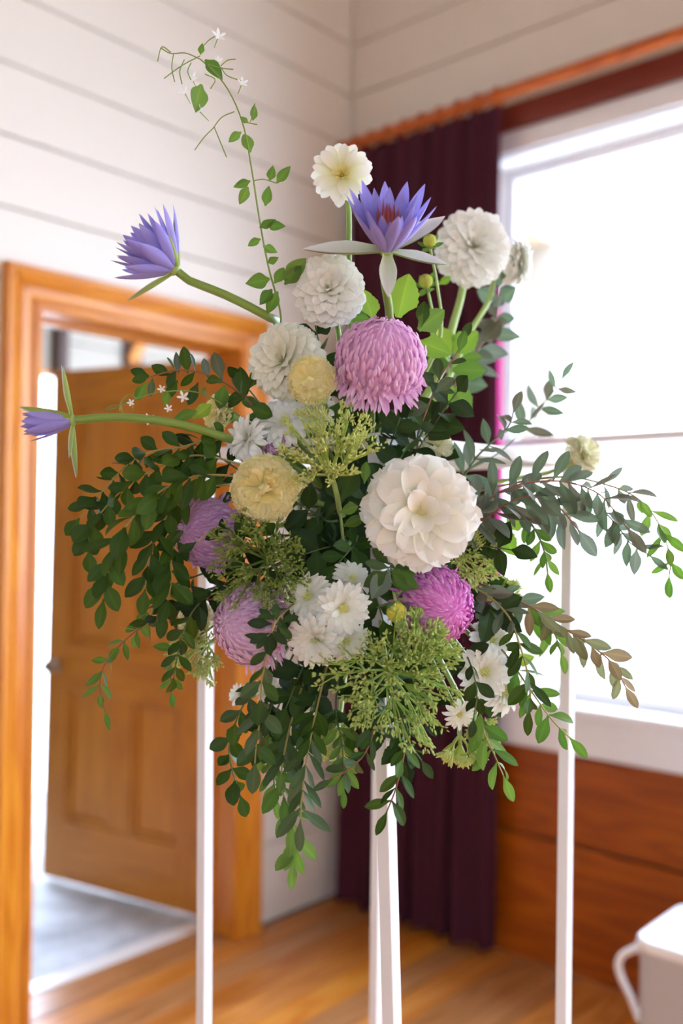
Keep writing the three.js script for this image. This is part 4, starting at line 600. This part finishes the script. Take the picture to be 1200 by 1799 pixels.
// right-hand side
gum('blurred grey gum branch against the window behind the upper right dahlias', [[790, 690, 1.3], [820, 640, 1.32], [850, 600, 1.33], [872, 560, 1.34], [876, 505, 1.34]], { n: 8, len: 52, len1: 36, seed: 100, mats: 'hazy', shape: 'broad', droop: 0.1, stem: M.stemRed });
gum('pale floating gum sprig alone against the white window at right', [[870, 800, 1.2], [920, 752, 1.22], [948, 715, 1.22], [972, 690, 1.22], [986, 668, 1.22]], { n: 4, len: 48, len1: 36, seed: 101, mats: 'hazy', shape: 'lance', droop: 0.05, t0: 0.5, r: 0.0008 });
gum('dark gum sprig pointing up right above the white stand rail', [[800, 850, 1.14], [840, 800, 1.12], [872, 770, 1.12], [896, 745, 1.12], [902, 725, 1.12]], { shape: 'lance', n: 6, len: 58, len1: 40, seed: 102, mats: 'hazy', droop: 0.1 });
gum('full gum branch reaching right along the stand rail', [[800, 900, 1.12], [850, 880, 1.06], [900, 855, 1.05], [960, 845, 1.05], [1010, 850, 1.06], [1055, 870, 1.06], [1085, 905, 1.06], [1100, 925, 1.06]], { shape: 'gum', n: 14, len: 64, len1: 50, seed: 103, mats: 'hazy', droop: 0.25, stem: M.stemRed, t0: 0.15 });
gum('brown stemmed gum branch under the full right branch', [[800, 920, 1.1], [845, 915, 1.05], [890, 885, 1.04], [930, 872, 1.04], [980, 890, 1.05], [1015, 930, 1.05]], { shape: 'gum', n: 10, len: 62, len1: 50, seed: 104, mats: 'hazy', droop: 0.35, stem: M.stemRed });
gum('long gum sprig hanging furthest right with green tip leaves', [[985, 838, 1.08], [1060, 850, 1.08], [1115, 872, 1.08], [1148, 905, 1.08], [1168, 945, 1.08], [1178, 985, 1.08], [1176, 1010, 1.08]], { shape: 'gum', n: 7, len: 44, len1: 38, seed: 105, mats: 'hazy', tips: 'fresh', droop: 0.4, t0: 0.35, stem: M.stemGold, from: 'core' });
gum('gum sprig with two curved leaves below the furthest right sprig', [[960, 860, 1.08], [1050, 890, 1.08], [1085, 925, 1.08], [1108, 955, 1.08], [1140, 975, 1.08]], { n: 4, len: 50, seed: 106, mats: 'hazy', droop: 0.5, t0: 0.6, shape: 'lance' });
gum('short hanging gum tip before the window left of the right stand leg', [[880, 890, 1.08], [920, 905, 1.07], [945, 940, 1.07], [958, 975, 1.07], [962, 1005, 1.07]], { n: 5, len: 40, len1: 32, seed: 107, mats: 'hazy', tips: 'fresh', droop: 0.45, shape: 'gum' });
gum('long thin gum branch with brownish leaves crossing the right stand leg', [[810, 1010, 1.1], [870, 1035, 1.06], [930, 1065, 1.05], [985, 1100, 1.05], [1040, 1135, 1.05], [1075, 1165, 1.05], [1098, 1205, 1.05]], { n: 9, len: 46, len1: 38, seed: 108, mats: 'brown', droop: 0.35, stem: M.stemRed, t0: 0.45, spread: 0.6, shape: 'gum' });
gum('gum branch curving down in front of the right white chrysanthemums', [[800, 1020, 1.1], [855, 1045, 1.05], [895, 1085, 1.03], [912, 1130, 1.02], [925, 1175, 1.02], [932, 1220, 1.02], [930, 1245, 1.02]], { shape: 'gum', n: 9, len: 46, len1: 42, seed: 109, mats: 'hazy', tips: 'deep', droop: 0.4, stem: M.stemGold });
gum('gum branch with olive leaves hanging beside the window light', [[860, 1040, 1.1], [910, 1055, 1.07], [950, 1080, 1.07], [975, 1115, 1.07], [985, 1145, 1.07]], { n: 6, len: 46, len1: 40, seed: 110, mats: 'hazy', droop: 0.45, tips: 'fresh', shape: 'lance' });
gum('gum spray ending in green leaves against the right stand leg', [[840, 1110, 1.1], [885, 1145, 1.05], [920, 1195, 1.04], [948, 1235, 1.04], [970, 1265, 1.04], [1000, 1295, 1.04]], { shape: 'gum', n: 6, len: 40, len1: 40, seed: 111, mats: 'gum', tips: 'fresh', droop: 0.35, stem: M.stemGold, t0: 0.35 });
gum('gum spray hanging lowest on the right below the white chrysanthemums', [[830, 1180, 1.09], [842, 1240, 1.05], [850, 1285, 1.04], [868, 1325, 1.04], [884, 1362, 1.04]], { shape: 'gum', n: 6, len: 48, len1: 44, seed: 112, mats: 'deep', tips: 'fresh', droop: 0.35, stem: M.stemGold });
gum('dark gum spray over the lower right white chrysanthemum', [[800, 1130, 1.08], [826, 1165, 1.015], [838, 1215, 1.01], [832, 1262, 1.01]], { n: 3, t0: 0.45, len: 40, seed: 113, mats: 'dark', droop: 0.35 });
{ const b = gum('gum sprig with brown stem beside the right of the pink chrysanthemum', [[730, 800, 1.1], [735, 760, 1.06], [752, 715, 1.05], [772, 665, 1.05], [800, 625, 1.05], [812, 598, 1.05]], { n: 3, len: 40, seed: 114, mats: 'gum', stem: M.stemRed, t0: 0.1 }); for (const q of [[806, 620, 815, 585, 40, 'oval', 'fresh'], [808, 630, 828, 628, 40, 'oval', 'fresh'], [772, 668, 768, 632, 44, 'oval', 'gum'], [764, 690, 786, 672, 42, 'round', 'gum'], [755, 712, 715, 720, 50, 'broad', 'gum']]) b.leafAt(q[0], q[1], 1.04, q[2], q[3], q[4], q[5], q[6]); }
{ const b = gum('rosette of grey green leaves left of the magenta chrysanthemum', [[690, 1000, 1.04], [684, 996, 0.985]], { n: 0, seed: 115, tipLeaf: false }); for (const q of [[684, 998, 645, 988, 44, 'oval', 'gum'], [684, 1000, 652, 1056, 62, 'broad', 'grey'], [686, 996, 740, 975, 62, 'broad', 'deep'], [688, 1006, 738, 1036, 56, 'broad', 'fresh'], [686, 1002, 738, 1012, 44, 'oval', 'deep'], [684, 992, 655, 965, 42, 'oval', 'dark'], [680, 1004, 640, 1030, 50, 'broad', 'dark'], [690, 1004, 728, 1060, 44, 'broad', 'deep']]) b.leafAt(q[0], q[1], 0.985, q[2], q[3], q[4], q[5], q[6]); }
{ const b = branch('dahlia_foliage', 'yellow green serrated leaves standing behind the pink chrysanthemum', 'leaves', [[690, 620, 1.08], [690, 560, 1.05]], { n: 0, seed: 116, tipLeaf: false, stem: M.stemPale }); for (const q of [[700, 558, 716, 484, 82, 'tooth', 'bright'], [655, 560, 640, 505, 56, 'tooth', 'bright'], [648, 560, 618, 555, 40, 'tooth', 'fresh'], [735, 580, 775, 548, 60, 'tooth', 'fresh'], [738, 600, 790, 620, 60, 'tooth', 'bright'], [740, 575, 745, 540, 46, 'oval', 'deep']]) b.leafAt(q[0], q[1], 1.05, q[2], q[3], q[4], q[5], q[6]); }
{ const b = branch('dahlia_foliage', 'blurred yellow green leaves around the upper right dahlia stems', 'leaves', [[780, 700, 1.2], [790, 610, 1.22]], { n: 0, seed: 117, tipLeaf: false, stem: M.stemPale }); for (const q of [[792, 620, 765, 575, 60, 'tooth', 'bright'], [795, 620, 830, 590, 60, 'tooth', 'bright'], [790, 640, 760, 640, 54, 'tooth', 'fresh'], [795, 650, 840, 650, 60, 'tooth', 'fresh'], [790, 670, 770, 730, 56, 'tooth', 'bright'], [800, 680, 822, 720, 56, 'tooth', 'fresh'], [770, 500, 785, 492, 26, 'oval', 'bright']]) b.leafAt(q[0], q[1], 1.21, q[2], q[3], q[4], q[5], q[6]); }
{ const b = branch('dahlia_foliage', 'bright backlit yellow green leaves right of the largest dahlia', 'leaves', [[850, 945, 1.13], [880, 925, 1.13]], { n: 0, seed: 118, tipLeaf: false, stem: M.stemPale }); for (const q of [[876, 930, 905, 975, 56, 'tooth', 'bright'], [890, 930, 918, 908, 44, 'tooth', 'bright'], [850, 1000, 885, 985, 44, 'oval', 'fresh'], [850, 1020, 910, 1030, 56, 'broad', 'deep'], [905, 1165, 945, 1150, 36, 'tooth', 'bright']]) b.leafAt(q[0], q[1], 1.12, q[2], q[3], q[4], q[5], q[6]); }
{ const b = branch('sedum_foliage', 'fleshy green oval leaves on the stem below the top sedum', 'leaves', [[606, 960, 1.08], [598, 905, 1.03], [590, 860, 1.01]], { n: 0, seed: 119, tipLeaf: false, stem: M.stemPale, r: 0.0022 }); for (const q of [[600, 880, 625, 820, 62, 'round', 'deep'], [596, 900, 630, 890, 36, 'oval', 'fresh'], [602, 925, 632, 912, 42, 'round', 'deep'], [596, 880, 575, 830, 46, 'round', 'dark'], [640, 850, 645, 815, 40, 'oval', 'fresh'], [648, 860, 672, 845, 34, 'tooth', 'fresh'], [646, 880, 648, 915, 48, 'broad', 'deep']]) b.leafAt(q[0], q[1], 1.01, q[2], q[3], q[4], q[5], q[6]); }
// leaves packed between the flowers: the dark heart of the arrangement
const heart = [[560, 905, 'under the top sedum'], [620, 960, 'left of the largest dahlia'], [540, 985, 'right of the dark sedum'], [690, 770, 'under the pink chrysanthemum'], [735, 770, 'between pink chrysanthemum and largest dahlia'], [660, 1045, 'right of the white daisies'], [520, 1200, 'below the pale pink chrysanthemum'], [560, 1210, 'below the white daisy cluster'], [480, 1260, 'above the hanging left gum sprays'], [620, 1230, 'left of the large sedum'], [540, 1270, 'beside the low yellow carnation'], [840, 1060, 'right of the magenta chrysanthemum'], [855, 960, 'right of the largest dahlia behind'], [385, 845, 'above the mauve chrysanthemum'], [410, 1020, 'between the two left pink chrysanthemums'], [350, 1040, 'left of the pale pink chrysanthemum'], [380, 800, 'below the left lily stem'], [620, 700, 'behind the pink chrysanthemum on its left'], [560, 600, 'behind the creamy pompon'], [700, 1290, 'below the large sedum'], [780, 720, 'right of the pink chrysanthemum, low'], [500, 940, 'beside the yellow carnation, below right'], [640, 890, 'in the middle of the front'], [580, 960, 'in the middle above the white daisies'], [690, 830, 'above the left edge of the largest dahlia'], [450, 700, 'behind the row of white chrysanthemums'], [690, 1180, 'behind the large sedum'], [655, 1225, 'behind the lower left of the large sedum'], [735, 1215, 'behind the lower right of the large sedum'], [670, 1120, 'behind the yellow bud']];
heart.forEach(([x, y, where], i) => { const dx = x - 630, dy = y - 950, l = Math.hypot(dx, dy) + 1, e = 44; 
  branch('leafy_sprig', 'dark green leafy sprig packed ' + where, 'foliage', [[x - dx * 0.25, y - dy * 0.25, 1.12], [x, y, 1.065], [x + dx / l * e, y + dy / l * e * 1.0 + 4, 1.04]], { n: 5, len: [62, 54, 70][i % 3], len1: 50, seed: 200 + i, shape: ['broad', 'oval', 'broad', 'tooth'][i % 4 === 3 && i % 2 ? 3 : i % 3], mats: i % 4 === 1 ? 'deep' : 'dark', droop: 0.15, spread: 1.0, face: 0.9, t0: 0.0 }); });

// ---------------------------------------------------------------- draw
const renderer = new THREE.WebGLRenderer({ antialias: true });
renderer.toneMapping = THREE.LinearToneMapping; renderer.toneMappingExposure = EXPOSURE; renderer.shadowMap.enabled = true;
renderer.render(scene, camera);
